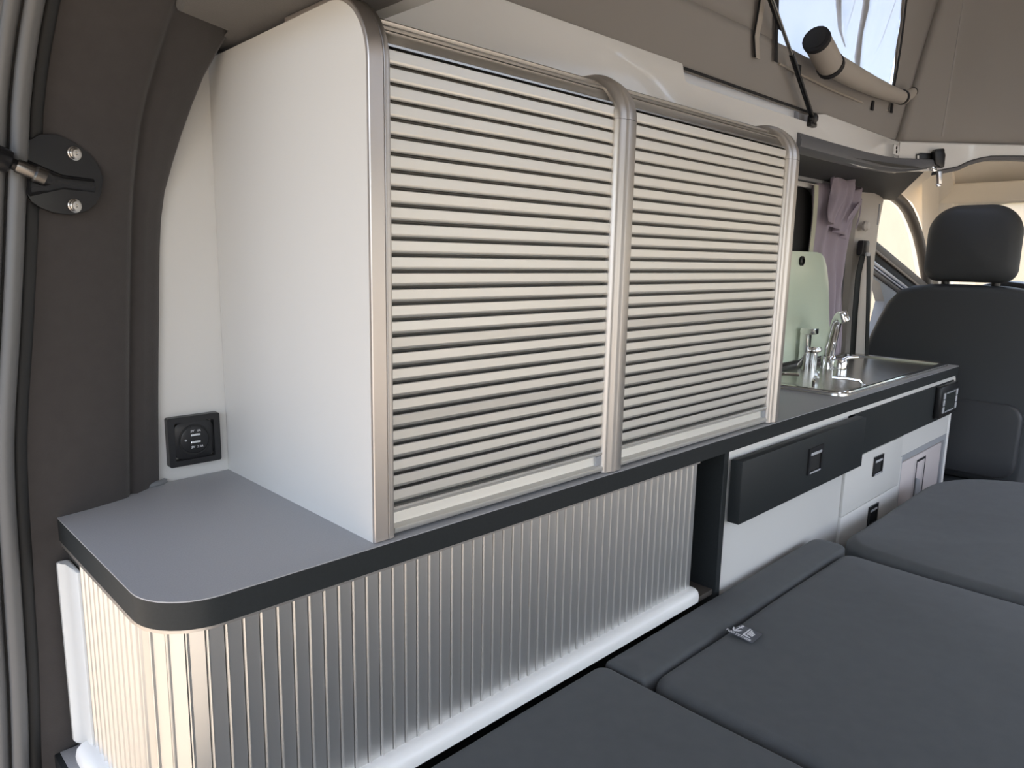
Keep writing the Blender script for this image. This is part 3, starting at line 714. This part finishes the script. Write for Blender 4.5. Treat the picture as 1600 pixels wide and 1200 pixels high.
lidp = [(1.80,.915),(2.418,.915),(2.415,.96),(2.402,1.02),(2.384,1.09),(2.368,1.15),(2.346,1.196),(2.322,1.226),(2.292,1.241),(2.26,1.244),(1.80,1.244)]
lidp = [(x*.974, max(.905, 1.21+(z-1.21)*.974)) for x, z in lidp]
lid = prism('glass_lid', lidp, 'y', .942, .948, TINT, sk, bev=.001)
lathe('lid_bumper', [(0,0),(.014,0),(.014,.006),(.009,.008),(.009,.003),(0,.003)], BLACK, lid, loc=(2.097,.942,1.216), axis=(0,-1,0), seg=16)
box('lid_hinge', 2.24, 2.30, .935, .955, WT+.004, .925, CHROME, lid, bev=.003)

fa = empty('faucet', (2.18, .858, WT), label='chrome swan neck kitchen faucet with lever on the steel sink', cat='faucet')
lathe('base', [(0,0),(.026,0),(.026,.006),(.021,.010),(.021,.064),(.017,.070),(0,.070)], CHROME, fa, loc=(2.185,.872,WT-.027))
f0 = Vector((2.185,.872,.935)); f3 = ony(1316,500,.80)
sp_pts = []
for i in range(15):
    t = i/14; x = lerp(f0.x, f3.x, t**1.3); y = lerp(f0.y, .80, t**1.3); z = f0.z+(f3.z+.012-f0.z)*math.sin(math.pi*.5*min(1, t*1.08))
    sp_pts.append((x, y, z))
tube('spout', sp_pts, [.0165-.004*i/14 for i in range(15)], CHROME, fa, seg=14)
tip = Vector(sp_pts[-1]); lathe('aerator', [(0,.010),(.013,.010),(.015,.004),(.015,-.016),(.011,-.020),(0,-.020)], CHROME, fa, loc=tip, axis=(-.25,.35,1))
lathe('lever_body', [(0,0),(.019,0),(.022,.006),(.022,.056),(.018,.064),(0,.066)], CHROME, fa, loc=(2.150,.825,WT-.027))
tube('lever', [(2.150,.825,.932),(2.175,.815,.940),(2.215,.800,.940)], [.007,.006,.005], CHROME, fa, seg=10)
tp = empty('water_tap', (2.25, .955, WT), label='small chrome upright tap in front of the raised glass lid', cat='tap')
tq = Vector((2.120,.918,0))
lathe('base', [(0,0),(.014,0),(.012,.012),(.009,.02),(0,.02)], CHROME, tp, loc=(tq.x,tq.y,WT-.027))
box('stem', tq.x-.014, tq.x+.014, tq.y-.012, tq.y+.012, WT-.010, 1.012, CHROME, tp, bev=.003)
box('head', tq.x-.016, tq.x+.022, tq.y-.028, tq.y+.013, 1.004, 1.022, CHROME, tp, bev=.003)
lathe('knob', [(0,0),(.020,0),(.024,.006),(.024,.012),(.012,.018),(.012,.075),(0,.076)], CHROME, tp, loc=(tq.x+.030,tq.y-.014,.966), axis=(0,0,-1), seg=16)

# ================================================================== BED
bp_ = empty('bed_platform', (1.1, .0, 0), label='dark bed platform under the black cushions', cat='bed')
box('board', .14, 2.45, -.60, .632, .44, .465, BLACKM, bp_)
for x in (.2, 1.2, 2.3): box('support', x, x+.05, -.55, .60, 0, .44, BLACKM, bp_)
c_near = cushion('bed_cushion', .12, .819, -.55, .6235, .466, .6055, .02, .008, FABRIC, crown=.004, amp=.004, seed=1,
        label='black bed cushion nearest the camera, against the bottom shutter track', cat='cushion', group='black bed cushions')
c_side = cushion('bed_cushion', .826, 1.585, .552, .6245, .466, .6055, [.03,.006,.006,.02], .009, FABRIC, crown=.004, amp=.001, seed=2,
        label='narrow black cushion strip wedged against the white kitchen front', cat='cushion', group='black bed cushions')
c_main = cushion('bed_cushion', .836, 1.558, -.55, .5500, .466, .602, [.03,.03,.05,.03], .019, FABRIC, crown=.006, amp=.006, seed=3,
        label='large square black bed cushion with a small woven top tether tag', cat='cushion', group='black bed cushions')
c_far = cushion('bed_cushion', 1.572, 2.40, -.55, .580, .466, .606, [.20,.09,.03,.03], .024, FABRIC, crown=.010, amp=.005, seed=4,
        tilt=lambda x, y: .022*max(0, min(1, (.60-y)/.25))*max(0, (x-1.75)/.65)**1.5,
        label='black bed cushion farthest away, sloping up towards the driver seat', cat='cushion', group='black bed cushions')
# woven tag
tq4 = [onz(px+11, py+2, .6085) for px, py in ((1127,985),(1146.5,974),(1180,989),(1164,1003))]
tg = prism('tether_tag', [(p.x, p.y) for p in tq4], 'z', .6080, .6090, TAGM, c_main)
tz = .6091; tc_ = (tq4[0]+tq4[1]+tq4[2]+tq4[3])/4
ex_ = (tq4[3]-tq4[0]).normalized(); ey_ = (tq4[1]-tq4[0]); ey_ = (ey_-ex_*ey_.dot(ex_)).normalized()
TW, TH = (tq4[3]-tq4[0]).length, (tq4[1]-tq4[0]).length
TB = basis((tq4[0].x, tq4[0].y, tz), ex_, ey_) @ Matrix.Translation((TW*.36, TH*.48, 0)) @ Matrix.Scale(TH/.056, 4)
def flat(name, P, parent, z0=.6091, z1=.6094): return prism(name, P, 'z', z0, z1, PRINT, parent, smooth=False)
def tpoly(name, P): return flat(name, [((TB @ Vector((a, b, 0))).x, (TB @ Vector((a, b, 0))).y) for a, b in P], tg)
text_mesh('lettering', 'TOP TETHER', .0125, TB @ Matrix.Translation((0, -.0215, 0)), PRINT, tg, ext=.0002)
# anchor symbol
tpoly('anchor_mark', [(-.0195,.022),(-.0165,.022),(-.0165,-.006),(-.0195,-.006)])
tpoly('anchor_mark', [(-.0245,.014),(-.0115,.014),(-.0115,.0165),(-.0245,.0165)])
tpoly('anchor_mark', [(-.030,.004),(-.0265,.002),(-.022,-.0055),(-.018,-.0085),(-.014,-.0055),(-.0095,.002),(-.006,.004),(-.009,-.006),(-.018,-.0135),(-.027,-.006)])
tpoly('anchor_mark', arc(-.018,.0245,.004,0,330,10))
# child seat symbol
tpoly('seat_mark', [(.000,.028),(.004,.028),(.009,-.006),(.026,-.009),(.027,-.0125),(.006,-.0125)])
for i in range(4):
    tpoly('seat_mark', [(.007+.005*i,.026-.004*i),(.0102+.005*i,.025-.004*i),(.0145+.004*i,-.002),(.0115+.004*i,-.002)])

# ================================================================== TAILGATE STRUT AND BRACKET
def pil_pt(px, py, Y=.9385): return ony(px, py, Y)
br = empty('strut_bracket', pil_pt(100, 275), label='glossy black oval strut bracket screwed to the felt pillar', cat='bracket')
op = []
for x, z in ((.186,1.268),(.186,1.285),(.186,1.305),(.192,1.321),(.205,1.330),(.222,1.332),(.240,1.326),(.254,1.316),(.263,1.304),(.2665,1.290),(.264,1.274),(.257,1.261),(.246,1.252),(.230,1.247),(.212,1.248),(.198,1.253),(.190,1.259)): op.append((x, z))
def plate_y(x): return .9315+(x-.19)*.21
Rb = []
for s_, d in ((1,.0),(1,-.004),(.985,-.0058),(.5,-.0062),(.05,-.0064)):
    Rb.append([Vector((.226+(x-.226)*s_, plate_y(.226+(x-.226)*s_)+d, 1.289+(z-1.289)*s_)) for x, z in op])
rings('plate', Rb, BGLOSS, br)
# raised channel
chn = []
for t in range(9):
    x = .190+(.256-.190)*t/8; h = lerp(.020, .0085, min(1, t/4)) ; dep = lerp(-.016, -.0095, t/8)
    zc = 1.283-.002*t/8
    row = [Vector((x, plate_y(x)-.004, zc+h)), Vector((x, plate_y(x)+dep*.8, zc+h*.75)), Vector((x, plate_y(x)+dep, zc+h*.3)), Vector((x, plate_y(x)+dep, zc-h*.3)), Vector((x, plate_y(x)+dep*.8, zc-h*.75)), Vector((x, plate_y(x)-.004, zc-h))]
    chn.append(row)
rings('raised_channel', chn, BGLOSS, br)
for px, py in ((112,241),(112,322)):
    p = ony(px, py, .9455); n = Vector((.24,-1,0)).normalized()
    p.y = plate_y(p.x)-.006
    sc = lathe('screw', [(0,0),(.0076,0),(.0076,.001),(.0064,.0016),(.0060,.0030),(.0045,.0040),(.0022,.0040),(.0018,.0022),(0,.0022)], mat('zinc_screw', (.55,.53,.50), .25, 1.0), br, loc=p, axis=n, seg=20)
gs = empty('gas_strut', pil_pt(20, 265, .90), label='black tailgate gas strut end reaching in at the left edge', cat='gas strut')
g1 = Vector((.2030, .910, 1.2830)); g0 = g1+Vector((-.84,.02,.34)); gd = (g0-g1).normalized()
tube('end_fitting', [g1+Vector((0,.012,-.002)), g1, g1+gd*.004], [.006,.0075,.0085], BGLOSS, gs)
tube('socket', [g1+gd*.001, g1+gd*.010, g1+gd*.012, g1+gd*.026, g1+gd*.028], [.0095,.0098,.0075,.0075,.007], mat('dark_steel', (.20,.19,.18), .25, 1.0), gs, seg=16)
tube('rod', [g1+gd*.026, g1+gd*.034], .006, BGLOSS, gs, seg=16)
tube('cylinder', [g1+gd*.032, g1+gd*.034, g1+gd*.040, g0-gd*.02, g0], [.008,.0115,.0125,.0125,.008], BGLOSS, gs, seg=18)

# ================================================================== POP-UP TENT
TZ0 = 1.552
def tent_y(z): return .795-.20*(z-TZ0)
TN = Vector((0, 1, .20)).normalized(); TP = Vector((0, .795, TZ0))
def on_tent(px, py): return on_plane(px, py, TP, TN)
tt = empty('pop_top_tent', (1.5, .8, TZ0), label='grey canvas tent wall of the pop-up roof with bright mesh window', cat='tent')
def ztop(x): return 1.70+.26*max(0, x-.4)
XLP = [on_tent(px, py) for px, py in ((1213,100),(1213,60),(1214,20),(1215,-40),(1217,-140))]
def XL(z):
    for a, b in zip(XLP, XLP[1:]):
        if a.z <= z <= b.z: return lerp(a.x, b.x, (z-a.z)/(b.z-a.z))
    return XLP[0].x if z < XLP[0].z else XLP[-1].x
ZRP = [on_tent(px, py) for px, py in ((1388,150),(1392,142),(1398,110),(1404,70),(1409,30),(1413,-5),(1416,-60),(1418,-140))]
def XR(z):
    for a, b in zip(ZRP, ZRP[1:]):
        if a.z <= z <= b.z: return lerp(a.x, b.x, (z-a.z)/(b.z-a.z))-.004
    return (ZRP[0].x if z < ZRP[0].z else ZRP[-1].x)-.004
ZWB = 1.662
def wr_(x, z): return .010*noise.noise(Vector((x*3.1, z*5.0, 1.7)))*min(1, (z-TZ0)/.06)+.004*noise.noise(Vector((x*9, z*14, 5)))*min(1, (z-TZ0)/.05)
def tp_(x, z): return Vector((x, tent_y(z)+wr_(x, z)*min(1, (2.315-x)/.15), z))
def grid(name, f, nu, nv, mt, parent, thick=(0,.0012,0), **k):
    V = [f(i/nu, j/nv) for j in range(nv+1) for i in range(nu+1)]; n = nu+1; Fc = []
    V2 = [v+Vector(thick) for v in V]; m = len(V)
    for j in range(nv):
        for i in range(nu):
            a = j*n+i; Fc += [(a, a+1, a+n+1, a+n), (m+a, m+a+n, m+a+n+1, m+a+1)]
    for i in range(nu): Fc += [(i, m+i, m+i+1, i+1), (nv*n+i, nv*n+i+1, m+nv*n+i+1, m+nv*n+i)]
    for j in range(nv): Fc += [(j*n, (j+1)*n, m+(j+1)*n, m+j*n), (j*n+nu, m+j*n+nu, m+(j+1)*n+nu, (j+1)*n+nu)]
    return mesh(name, V+V2, Fc, mt, parent, 'all', **k)
ZH = 1.662; XE = 2.315
grid('side_canvas', lambda u, v: tp_(lerp(.50, XE, u), lerp(TZ0, ZWB, v)), 90, 8, TENT, tt)
grid('side_canvas', lambda u, v: (lambda z: tp_(lerp(.50, XL(z), u), z))(lerp(ZWB, 2.0, v)), 50, 16, TENT, tt)
grid('side_canvas', lambda u, v: (lambda z: tp_(lerp(XR(z), XE, u), z))(lerp(ZWB, 2.0, v)), 8, 16, TENT, tt)
grid('side_canvas', lambda u, v: tp_(lerp(.50, XE, u), lerp(2.0, 2.30, v)), 50, 8, TENT, tt)
def mw(u, v):
    z = lerp(ZWB-.01, 2.01, v); x = lerp(XL(z)-.01, XR(z)+.01, u)
    fold = .014*math.exp(-((x-1.80-.06*(z-1.8))/.022)**2) + .018*math.exp(-((x-1.99-.16*(z-1.72))/.024)**2)
    return Vector((x, tent_y(z)+.006+.006*noise.noise(Vector((x*12, z*5, 3)))-fold*min(1, max(0, (z-1.68)/.08)), z))
grid('mesh_window', mw, 90, 24, MESHW, tt, thick=(0,.0006,0))
# front wall with rounded corner
fw = [(2.315,.795),(2.345,.775),(2.42,.71),(2.52,.63),(2.62,.545),(2.73,.43),(2.775,.27),(2.78,.135),(2.775,.0),(2.70,-.17),(2.315,-.53)]
fwr = resample(fw, .03)
def fwf(u, v):
    q = u*(len(fwr)-1); i = min(int(q), len(fwr)-2); t = q-i; x = lerp(fwr[i][0], fwr[i+1][0], t); y = lerp(fwr[i][1], fwr[i+1][1], t)
    z = lerp(TZ0, 2.30, v); s_ = .20*(z-TZ0); yy = y-s_*(y-.135)/.66*1.0
    fd = min(1, u*6)
    return Vector((x+.10*(z-TZ0)*u+fd*.010*noise.noise(Vector((y*4, z*4, 9))), yy+fd*.006*noise.noise(Vector((y*8, z*3, 2))), z))
grid('front_canvas', fwf, 60, 16, TENT, tt, thick=(.0012,0,0))
def rcv(x, z): return Vector((x, -.53+.2*(z-TZ0), z))
def rpatch(nm, x0, x1, z0, z1, mt): grid(nm, lambda u, v: rcv(lerp(x0, x1, u), lerp(z0, z1, v)), 12, 6, mt, tt, thick=(0,-.0012,0))
rpatch('right_canvas', .50, XE, TZ0, 1.64, TENT); rpatch('right_canvas', .50, .85, 1.64, 2.30, TENT); rpatch('right_canvas', 2.15, XE, 1.64, 2.30, TENT); rpatch('right_canvas', .85, 2.15, 2.12, 2.30, TENT)
rpatch('mesh_window', .85, 2.15, 1.64, 2.12, MESHW)  # window out of view, added to let more skylight onto bed and worktop
grid('rear_canvas', lambda u, v: Vector((.50, lerp(-.53, .795, u), lerp(TZ0, 1.75, v))), 20, 4, TENT, tt, thick=(-.0012,0,0))
tube('hem_cord', [(x, .789, TZ0+.004) for x in (.50, 1.0, 1.5, 2.0, 2.31)], .0028, TENTB, tt, seg=8)
def on_fc(px, py, d=.012): return on_plane(px, py, (2.50,.645,0), (.63,.77,.1)) - Vector((.63,.77,.1))*d
strap('canvas_seam', [on_fc(px, py, .016) for px, py in ((1466,214),(1475,160),(1486,90),(1500,0),(1508,-50))], .005, .002, (.77,-.63,0), TENT, tt)
strap('zip_tape', [on_fc(px, py, .03) for px, py in ((1594,168),(1597,120),(1601,70),(1608,20))], .020, .003, (.77,-.63,0), TENTB, tt)
strap('canvas_tie', [on_fc(px, py, .032) for px, py in ((1595,186),(1595,165))], .026, .004, (.77,-.63,0), ROLL, tt)
# tapered canvas strips just outside the mesh, making its grey streaks
def mesh_strip(pts, w):
    P = [on_tent(px, py)+Vector((0,.010,0)) for px, py in pts]; R = []
    for p, ww in zip(P, w): R.append([p+Vector((-ww/2,0,0)), p+Vector((ww/2,0,0)), p+Vector((ww/2,.002,0)), p+Vector((-ww/2,.002,0))])
    rings('outer_strip', R, TENT, tt)
mesh_strip([(1318,-40),(1318,10),(1320,45),(1328,72)], [.030,.026,.016,.002]); mesh_strip([(1366,-40),(1360,10),(1352,50),(1347,90),(1347,128)], [.030,.034,.024,.034,.010])
# zips
zr = [on_tent(px, py)+Vector((0,-.006,0)) for px, py in ((1392,142),(1398,110),(1404,70),(1409,30),(1413,-5),(1416,-60))]
strap('zip_tape', zr, .009, .002, (1,0,0), TENTB, tt)
zl = [on_tent(px, py)+Vector((0,-.008,0)) for px, py in ((1207,98),(1207,60),(1208,20),(1209,-40))]
strap('zip_tape', zl, .013, .002, (1,0,0), TENTB, tt)
lp = [on_tent(px, py)+Vector((0,-.010,0)) for px, py in ((1176,93),(1174,60),(1181,20),(1188,-30))]
strap('canvas_tie', lp, .020, .003, (1,0,0), ROLL, tt)
strap('tie_edge', [p+Vector((-.011,-.001,0)) for p in lp], .003, .003, (1,0,0), TENTB, tt)
# rolled window flap
ra = on_tent(1243, 68)+Vector((0,-.045,0)); rb = on_tent(1264, 104)+Vector((0,-.045,0)); rd = on_tent(1396, 156)+Vector((0,-.028,0))
rolled = tube('rolled_flap', [rb+(rd-rb)*t+Vector((0,0,-.006*math.sin(math.pi*t))) for t in (-.02,.1,.3,.5,.7,.9,1.0)], [.024,.025,.024,.022,.020,.018,.016], ROLL, tt, seg=18)
tube('flap_end', [ra, ra+(rb-ra)*.5, rb+(rb-ra)*.15], [.027,.028,.027], ROLL, rolled, seg=18)
dd = (rb-ra).normalized()
tube('end_binding', [ra-dd*.003, ra+dd*.007], [.0285,.0290], TENTB, rolled, seg=18)
tube('end_core', [ra-dd*.004, ra-dd*.0025], .021, BLACKM, rolled, seg=18)
tube('strap', [rb+dd*.004, rb+dd*.016], .0295, TENTB, rolled, seg=18)
rdir = (rd-rb).normalized()
tube('strap', [rd-rdir*.03, rd-rdir*.018], .0195, TENTB, rolled, seg=18)
fe = on_tent(1408, 146)+Vector((0,-.03,0))
tube('flap_tail', [rd-rdir*.02, lerp(rd, fe, .6), fe], [.015,.015,.012], ROLL, rolled, seg=14)
tube('tail_binding', [fe-(fe-rd).normalized()*.001, fe+(fe-rd).normalized()*.003], [.0125,.0125], TENTB, rolled, seg=14)
for px, py in ((1240,112),(1356,166),(1386,170)):
    q = on_tent(px, py)+Vector((0,-.012,0)); box('strap_end', q.x-.006, q.x+.006, q.y-.002, q.y+.002, q.z-.012, q.z+.012, TENTB, tt)
tube('seam_piping', [on_tent(px, py)+Vector((0,-.004,0)) for px, py in ((1215,100),(1250,118),(1300,142),(1350,163),(1388,174))], .0025, ROLL, tt, seg=8)
# roof shell above
rsV = [(.40,-.62,1.74),(.40,.89,1.74),(2.95,.89,2.30),(2.95,-.62,2.30)]
mesh('roof_shell', [(x, y, z+dz) for dz in (0,.05) for x, y, z in rsV], [(0,1,2,3),(7,6,5,4),(0,4,5,1),(1,5,6,2),(2,6,7,3),(3,7,4,0)], WHITEP, tt)

# strut of the roof
rs = empty('gas_strut', ony(1270,186,.79), label='thin black pop-up roof gas strut in front of the mesh window', cat='gas strut')
q0 = ony(1270,186,.775); q1 = ony(1237,86,.750); q2 = ony(1204,-8,.725); q3 = ony(1190,-48,.715)
lathe('ball_joint', [(0,-.012),(.008,-.010),(.012,-.003),(.012,.005),(.008,.012),(0,.014)], BLACK, rs, loc=q0, axis=(0,0,1), seg=14)
tube('cylinder', [q0, q1], .0055, BGLOSS, rs, seg=12)
tube('rod', [q1, q2], .0036, mat('rod_steel', (.35,.33,.30), .2, 1.0), rs, seg=12)
strap('upper_tape', [q2+(q1-q2)*.55+Vector((.004,.006,0)), q2+Vector((.004,.006,0)), q3], .020, .003, (1,0,0), TENTB, rs)
box('foot', q0.x-.018, q0.x+.014, q0.y-.006, q0.y+.016, 1.520, 1.531, BLACK, rs, bev=.003)

# ================================================================== ROOF LATCH, SWITCHES
def on_front(px, py, d=0.0):
    a = Vector((2.36,.742,0)); b = Vector((2.594,.534,0)); n = Vector((-(b-a).normalized().y*-1, 0, 0))
    t = (b-a).normalized(); nn = Vector((t.y, -t.x, 0)); nn = nn if nn.x < 0 else -nn
    return on_plane(px, py, a+nn*d, nn), t, nn
rl = empty('roof_latch', on_front(1455, 250)[0], label='black roof strap latch with silver buckle on the white front frame', cat='latch')
def fquad(name, pxs, d0, d1, mt, parent, bev=.0015):
    _, t, nn = on_front(1450, 250); A = [on_front(px, py, d0)[0] for px, py in pxs]; B = [p+nn*(d1-d0) for p in A]; n = len(A)
    V = A+B; Fc = [tuple(range(n)), tuple(range(n, 2*n))[::-1]]+[(i, (i+1) % n, n+(i+1) % n, n+i) for i in range(n)]
    bm = bmesh.new(); vs = [bm.verts.new(v) for v in V]
    for f in Fc: bm.faces.new([vs[i] for i in f])
    if bev: bmesh.ops.bevel(bm, geom=bm.edges[:], offset=bev, segments=2, affect='EDGES', profile=.5)
    fix(bm); me = bpy.data.meshes.new(name); bm.to_mesh(me); bm.free(); return link(name, me, mt, parent, True)
bt = fquad('base_plate', [(1431,241),(1436,241),(1437,239),(1456,240),(1456,257),(1431,255)], .001, .006, BLACK, rl)
fquad('slot', [(1433,243),(1436,243),(1436,249),(1433,249)], .0062, .0068, WHITEP, bt, 0)
fquad('blue_mark', [(1435,250.5),(1439,250),(1439,253),(1435,253.5)], .0062, .0068, mat('blue_print', (.05,.09,.35), .5), bt, 0)
fquad('catch_body', [(1457,234),(1469,233),(1470,236),(1469,244),(1470,256),(1469,263),(1464,263),(1455,257),(1454,238)], .004, .024, BLACK, rl, .003)
fquad('shackle', [(1453,259),(1460,262),(1462,268),(1456,269),(1454,266)], .002, .012, CHROME, rl)
fquad('buckle', [(1462,268),(1469,268),(1468,288),(1463,288)], .006, .018, mat('satin_silver', (.75,.74,.72), .3, 1.0), rl)
fquad('buckle_pin', [(1461,288),(1469,288),(1467,292),(1463,292)], .006, .014, CHROME, rl)
for lab, y0, y1 in (('small white twin switch plate, upper of the two by the frame corner', 225, 243), ('small white single switch plate, lower of the two by the frame corner', 244, 262)):
    sw = empty('switch_plate', ony(1400, (y0+y1)/2, FY), label=lab, cat='switch')
    X = [ony(px, py, FY-.0006) for px, py in ((1396,y0),(1404.5,y0+2.5),(1403.5,y1+1),(1395,y1-2))]
    prism('rim', [(p.x, p.z) for p in X], 'y', FY-.0012, FY-.0002, GREYD, sw)
    c = sum((Vector(p) for p in X), Vector())/4
    prism('face', [(c.x+(p.x-c.x)*.92, c.z+(p.z-c.z)*.94) for p in X], 'y', FY-.0020, FY-.0005, WHITEG, sw)
    for py in ((231, 237) if y0 == 225 else (255,)):
        p = ony(1399.5, py, FY); lathe('key', [(0,0),(.0045,0),(.004,.002),(0,.002)], BLACK, sw, loc=(p.x, FY-.0018, p.z), axis=(0,-1,0), seg=10)

# ================================================================== CURTAIN, BELT
cr = empty('curtain_rail', (2.2, .99, 1.44), label='pale curtain rail above the side window', cat='rail')
box('rail', 1.60, 2.36, .985, 1.0, 1.432, 1.447, WHITEP, cr, bev=.002)
box('cover', 1.60, 2.42, .975, 1.002, 1.450, 1.464, GREYD, cr, bev=.003)
ct = empty('curtain', (2.4, .97, 1.44), label='mauve grey curtain gathered and tied beside the pillar', cat='curtain')
def curt(u, v):
    z = lerp(1.440, .905, v)
    xl = lerp(2.215, 2.265, min(1, v*1.6)); xr = lerp(2.515, 2.525, v)
    if v > .45: xl = lerp(2.265, 2.38, min(1, (v-.45)/.4))
    x = lerp(xl, xr, u); amp = .012*(1-.25*v)
    y = .975+amp*math.sin(u*2*math.pi*3.2+v*2.2)+.006*math.sin(u*2*math.pi*7+v*5)*(1-v)
    return Vector((x+.012*math.sin(v*9+u*6), y-.02*math.exp(-((v-.18)/.1)**2)*math.sin(math.pi*u), z+.012*math.sin(u*9)*(1-v)))
grid('drape', curt, 70, 30, CURT, ct, thick=(0,.0015,0))
strap('hem', [curt(0, v)+Vector((-.010,-.012,0)) for v in (0,.1,.2,.3,.4,.5)], .026, .002, (1,0,0), CURTE, ct)
def head(u, v):
    return Vector((lerp(2.25,2.44,u)+.05*v*(.5-u)+.02*math.sin(v*5), .930+.013*math.sin(u*20+v*3)+.008*math.sin(u*41+v*5)*(1-.5*v)+.01*v, lerp(1.465-.02*u, 1.335-.05*u, v)+.012*math.sin(u*14)*(1-v)))
grid('gathered_heading', head, 40, 12, CURT, ct, thick=(0,.0015,0))
strap('tie_band', [(2.36,.925,1.345),(2.40,.915,1.385),(2.445,.92,1.405),(2.47,.93,1.365),(2.465,.935,1.33)], .018, .003, (.3,0,1), CURT, ct)
sb = empty('seat_belt', (2.69, .95, 1.26), label='black driver seat belt hanging from its pillar anchor', cat='seat belt')
b1 = ony(1348,386,.95)
box('anchor_cover', b1.x-.026, b1.x+.030, b1.y-.012, b1.y+.010, b1.z-.028, b1.z+.022, BLACK, sb, bev=.006)
box('guide_loop', b1.x-.006, b1.x+.026, b1.y-.018, b1.y-.010, b1.z-.030, b1.z-.018, BTN, sb, bev=.002)
strap('webbing', [b1+Vector((-.004,-.006,-.01)), ony(1341,430,.948), ony(1336,490,.948), ony(1332,556,.948)], .042, .003, (1,0,0), mat('belt_webbing', (.02,.022,.02), .7), sb)
strap('webbing', [b1+Vector((.018,-.014,-.02)), ony(1357,430,.925), ony(1356,490,.915), ony(1354,556,.905)], .028, .003, (1,0,.05), bpy.data.materials['belt_webbing'], sb)
hk = ony(1353,353,.95)
lathe('height_knob', [(0,0),(.016,0),(.018,.008),(.012,.016),(0,.018)], CREAMP, sb, loc=(hk.x,.957,hk.z), axis=(0,-1,0), seg=14)
box('slider_slot', 2.697, 2.703, .952, .956, 1.345, 1.415, GREYD, sb)

# ================================================================== DRIVER SEAT, VISOR, DASH
ds = empty('driver_seat', (2.95, .69, 0), label='black leather driver seat seen from behind with padded headrest', cat='seat')
def seatout(y0, y1, z0, z1, rt, rb, n=10):
    return rrect(y0, y1, z0, z1, [rt, rt, rb, rb], n)
bk = []
yc, = (.695,)
prof_b = [(.50,.245),(.60,.255),(.75,.275),(.88,.297),(.95,.285),(1.02,.262),(1.08,.237),(1.12,.205),(1.138,.165),(1.146,.11),(1.148,.05)]
bk = [(yc+w, z) for z, w in prof_b]+[(yc-w, z) for z, w in prof_b[::-1]]
shr = lambda a, b: .22*(b-.5)*.35
pillow('backrest', bk, 'x', 2.74, 2.90, .045, LEATHER, ds, crown=.012, shear=shr)
pillow('back_panel', rrect(.47,.925,.53,.775,.05,6), 'x', 2.722, 2.76, .012, mat('seat_back_shell', (.035,.037,.041), .5), ds, crown=.004, shear=shr)
pillow('headrest', seatout(.557,.833,1.157,1.412,.095,.045), 'x', 2.800, 2.905, .045, LEATHER, ds, crown=.012)
for y in (.615, .765): tube('headrest_post', [(2.855,y,1.10),(2.855,y,1.18)], .013, BLACK, ds, seg=12)
box('seat_cushion', 2.78, 3.28, .42, .96, .34, .50, LEATHER, ds, bev=.04, seg=4)
box('pedestal', 2.85, 3.2, .46, .92, 0, .34, BLACKM, ds, bev=.01)
sv = empty('sun_visor', (3.3, .6, 1.5), label='cream padded sun visor folded under the cab headlining', cat='sun visor')
pillow('pad', rrect(.18,.955,1.452,1.527,.022,5), 'x', 3.285, 3.305, .008, CREAM, sv)
tube('pivot_arm', [(3.30,.93,1.525),(3.31,.94,1.55)], .005, CREAM, sv, seg=8)
db = empty('dashboard', (3.6, .2, .9), label='dark dashboard top with instrument hood beyond the driver seat', cat='dashboard')
box('bulkhead', 4.02, 4.08, -.78, 1.03, -.1, .99, BLACKM, db)
prism('body', [(3.45,.5),(3.42,.92),(3.50,1.00),(4.1,1.00),(4.1,.5)], 'y', -.75, 1.0, BLACK, db, bev=.01)
pillow('instrument_hood', [(.70+.20*math.cos(math.radians(a)), 1.0+.155*math.sin(math.radians(a))) for a in range(0, 181, 15)], 'x', 3.44, 3.62, .02, BLACK, db)

ps = ds.copy(); COL.objects.link(ps); ps.location = ds.location + Vector((0, -.98, 0)); ps['label'] = 'black leather passenger seat beside the driver seat'
for ch in list(ds.children):
    c = ch.copy(); COL.objects.link(c); c.parent = ps
ps.name = 'passenger_seat'
